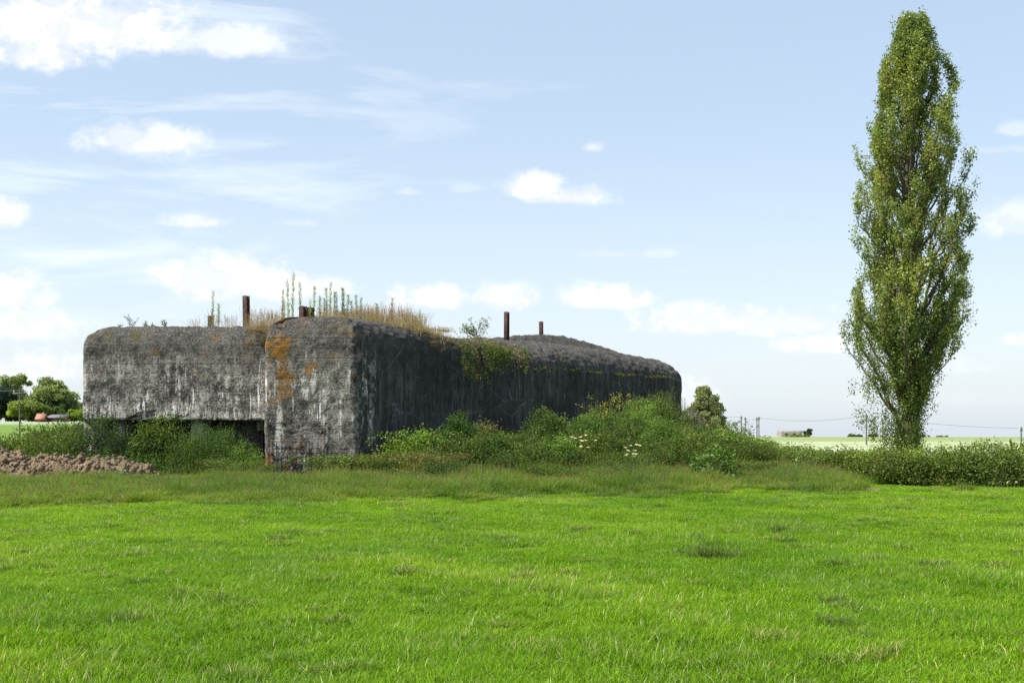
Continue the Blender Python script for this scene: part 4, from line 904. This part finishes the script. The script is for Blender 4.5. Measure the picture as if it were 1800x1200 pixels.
far_tree('round_bush', 108, 258, 720, 18, 738, 'small dull bush behind the grey shed', (.09, .15, .05), 'round', 14, 160, .3)
far_tree('broadleaf_tree', 142, 320, 706, 40, 738, 'faint pale tree glimpsed beside the blockhouse left edge', (.13, .18, .09), 'round', 18, 180, .5)
for px, yt, w_, l in ((10, 716, 40, 'dark scrub under the trees at the left edge'), (44, 720, 40, 'scrub behind the thin pole under the flat-topped tree'), (84, 716, 40, 'scrub under the largest tree behind the roofs'), (122, 722, 40, 'scrub between the shed and the blockhouse edge')):
    far_tree('round_bush', px, 266, yt, w_, 738, l, (.08, .12, .05), 'round', 26, 160, .42)
# the lone tree right of the blockhouse
far_tree('lone_tree', 1240, 150, 679, 74, 765, 'lone grey-green tree standing right of the blockhouse', (.105, .135, .075), 'lone', 90, 260, .26)
far_tree('round_bush', 1216, 149, 712, 36, 768, 'pale lower bush at the left foot of the lone tree', (.09, .125, .055), 'round', 22, 200, .24)
far_tree('broadleaf_tree', 1258, 152, 722, 36, 768, 'dark low growth under the right side of the lone tree', (.06, .085, .045), 'round', 22, 200, .24)
far_tree('round_bush', 1420, 338, 754, 16, 768, 'small dark round bush against the end of the far bunker', (.06, .09, .05), 'round', 16, 160, .35)
for px, yt, w_, l in ((1496, 764, 12, 'left one of two tiny bushes on the horizon'), (1508, 765, 14, 'right one of two tiny bushes on the horizon'), (1534, 764, 16, 'tiny bush on the horizon just left of the poplar'), (1626, 766, 26, 'low bush on the horizon just right of the poplar'), (1655, 768, 30, 'low bush on the horizon further right of the poplar')):
    far_tree('horizon_bush', px, 400, yt-1, w_, 768, l, (.10, .13, .08), 'round', 12, 120, .45, group='bushes on the right horizon')

# far bunker
def farbunker():
    d = 335; x0 = (1373-900)/F*d; x1 = (1412-900)/F*d; zb = float(G((x0+x1)/2, d)); e = empty('far_bunker', ((x0+x1)/2, d, zb)); tag(e, 'low pale concrete bunker far away on the right field', 'bunker')
    h = EYE+(HZ-757)/F*d-zb+.05; q = MB(); hw = (x1-x0)/2; A = rounded([(-hw, 0), (hw*.8, -.2), (hw, 1.5), (hw, 6), (-hw, 6)], [.2, .4, .4, .4, .4], .4)
    n_ = len(A); rings = [np.column_stack([A, np.full(n_, z)]) for z in (-.4, h*.3, h*.7, h-.15)]+[np.column_stack([A*.98+np.array([0, .06]), np.full(n_, h)])]
    V = np.concatenate(rings); i = np.arange(4)[:, None]*n_+np.arange(n_)[None]; j = np.arange(4)[:, None]*n_+(np.arange(n_)[None]+1) % n_
    T = np.stack([np.full(n_-2, 4*n_), 4*n_+np.arange(1, n_-1), 4*n_+np.arange(2, n_)], 1); q.add(V, np.stack([i, j, j+n_, i+n_], -1).reshape(-1, 4), T); q.build('walls', M_FB, e, colattr=False)
    for xx in (-hw*.55, hw*.15):
        q = MB(); box(q, (xx-.35, -.26, h*.45), (xx+.35, .1, h*.62)); q.build('slit', M_DARK, e, colattr=False)
    q = MB(); leaves(q, rng.normal(size=(500, 3))*np.array([1.6, .3, .3])+np.array([hw*.35, -.9, .35]), .3, .2, (.13, .19, .05)); q.build('ivy', M_LEAF, e)
m, t = mat('far_concrete'); M_FB = m; pos = t.node('ShaderNodeTexCoord').outputs['Object']; X, Y, Z = t.sep(pos)
n = t.noise(t.comb(t.m('MULTIPLY', X, .3), 0.0, Z), 3, 5); finish(t, t.mix(t.ss(n, .35, .65), (.20, .19, .17), (.36, .34, .30)), .9)
m, t = mat('dark_opening'); M_DARK = m; finish(t, (.05, .048, .045, 1), .9)
farbunker()
# farm roofs at left
m, t = mat('red_tiles'); M_TILE = m; pos = t.node('ShaderNodeTexCoord').outputs['Object']; n = t.noise(pos, 2, 4); finish(t, t.mix(n, (.34, .13, .08), (.46, .20, .13)), .8, t.noise(pos, 12, 3), .4, .05)
m, t = mat('grey_slates'); M_SLATE = m; pos = t.node('ShaderNodeTexCoord').outputs['Object']; n = t.noise(pos, 2, 4); finish(t, t.mix(n, (.10, .095, .11), (.19, .17, .18)), .8)
m, t = mat('brick'); M_BRICK = m; pos = t.node('ShaderNodeTexCoord').outputs['Object']; n = t.noise(pos, 4, 4); finish(t, t.mix(n, (.26, .13, .09), (.36, .20, .14)), .9)
def barn(name, px0, px1, d, ytop, ridge, wallh, dep, label, mr, rot=0):
    cxm = (px0+px1)/2; x = (cxm-900)/F*d; zb = float(G(x, d)); hw = (px1-px0)/F*d/2; H = EYE+(HZ-ytop)/F*d-zb
    e = empty(name, (x, d, zb), rot); tag(e, label, 'farm building'); q = MB(); wh = min(wallh, H*.6); box(q, (-hw, 0, -.6), (hw, dep, wh)); q.add([(-hw, 0, wh), (-hw, dep, wh), (-hw, dep/2, H-.15), (hw, 0, wh), (hw, dep, wh), (hw, dep/2, H-.15)], None, [(0, 2, 1), (3, 4, 5)]); q.build('walls', M_BRICK, e, colattr=False)
    q = MB(); o_ = .35; k = .18
    for s0 in (0, 1):
        ya, yb = (-o_, dep/2) if s0 == 0 else (dep+o_, dep/2); za = wh-o_*(H-wh)/(dep/2)
        q.add([(-hw-o_, ya, za), (hw+o_, ya, za), (hw+o_, yb, H), (-hw-o_, yb, H), (-hw-o_, ya, za+k), (hw+o_, ya, za+k), (hw+o_, yb, H+k), (-hw-o_, yb, H+k)], [(3,2,1,0),(4,5,6,7),(0,1,5,4),(1,2,6,5),(2,3,7,6),(3,0,4,7)])
    q.build('roof', mr, e, colattr=False)
    q = MB(); box(q, (hw*.3, -.12, wh*.4), (hw*.3+1.1, .1, wh*.85)); q.build('window', M_DARK, e, colattr=False)
barn('farmhouse', 65, 74, 240, 728, 0, .6, 7, 'farm building with a bright orange-red tiled roof at far left', M_TILE, R(14))
barn('shed', 84, 112, 246, 729.5, 0, 1.2, 6, 'long low shed with a grey roof next to the red one', M_SLATE)

# ------------------------------------------------------------------ poles and wires
def pole(px, d, ytop, label, r0=.12, cross=None, lean=0):
    x = (px-900)/F*d; zb = float(G(x, d))-.3; h = EYE+(HZ-ytop)/F*d-zb; e = empty('utility_pole', (x, d, zb)); tag(e, label, 'pole', 'utility poles in the fields')
    q = MB(); tube(q, [(0, 0, 0), (lean*.5, 0, h*.5), (lean, 0, h)], np.array([r0, r0*.85, r0*.7]), 8); q.build('shaft', M_POLE, e, colattr=False)
    q = MB(); w_ = cross or .16; box(q, (lean-w_, -.06, h-.45), (lean+w_, .06, h-.33)); q.build('crossarm', M_POLE, e, colattr=False)
    for sx_ in (-1, 1):
        q = MB(); tube(q, [(lean+sx_*w_*.85, 0, h-.33), (lean+sx_*w_*.85, 0, h-.1)], .05, 6); q.build('insulator', M_CREC, e, colattr=False)
    return np.array([x+lean, d, zb+h-.15])
a1 = pole(1303, 210, 731, 'left pole of the left far pair of poles', .11); a2 = pole(1310, 210, 733, 'right pole of the left far pair of poles', .10)
b1 = pole(1330.5, 185, 733, 'left pole of the right far pair, just left of its twin', .09); b2 = pole(1334, 188, 732, 'right pole of the right far pair of poles', .09)
c1 = pole(1523, 150, 728, 'single grey pole just left of the poplar trunk', .10)
d1 = pole(1795, 140, 750, 'single pole cut by the right edge of the picture', .1)
l1 = pole(34.5, 105, 683, 'single thin pole in the green field at far left', .075, .55)
def wire(a, b, sag, label, n=24):
    sag *= .25
    q = MB(); f = np.linspace(0, 1, n)[:, None]; p_ = a*(1-f)+b*f; p_[:, 2] -= (4*sag*f*(1-f))[:, 0]; tube(q, p_, .018, 4); o = q.build('power_line', M_WIRE, colattr=False); tag(o, label, 'wire', 'overhead wires')
wire(a2, b1, 1.0, 'short sagging wire between the two far pairs of poles')
wire(b2, c1, 2.2, 'long sagging wire from the far pair of poles to the pole by the poplar')
wire(c1, d1, 1.2, 'wire running right from the pole by the poplar')
wire(a1, a1+np.array([-60, 20, 1.0]), 1.5, 'wire running left from the far pairs behind the lone tree')
wire(l1, l1+np.array([-60, 6, 0.]), 1.0, 'wire running left from the thin pole at far left')
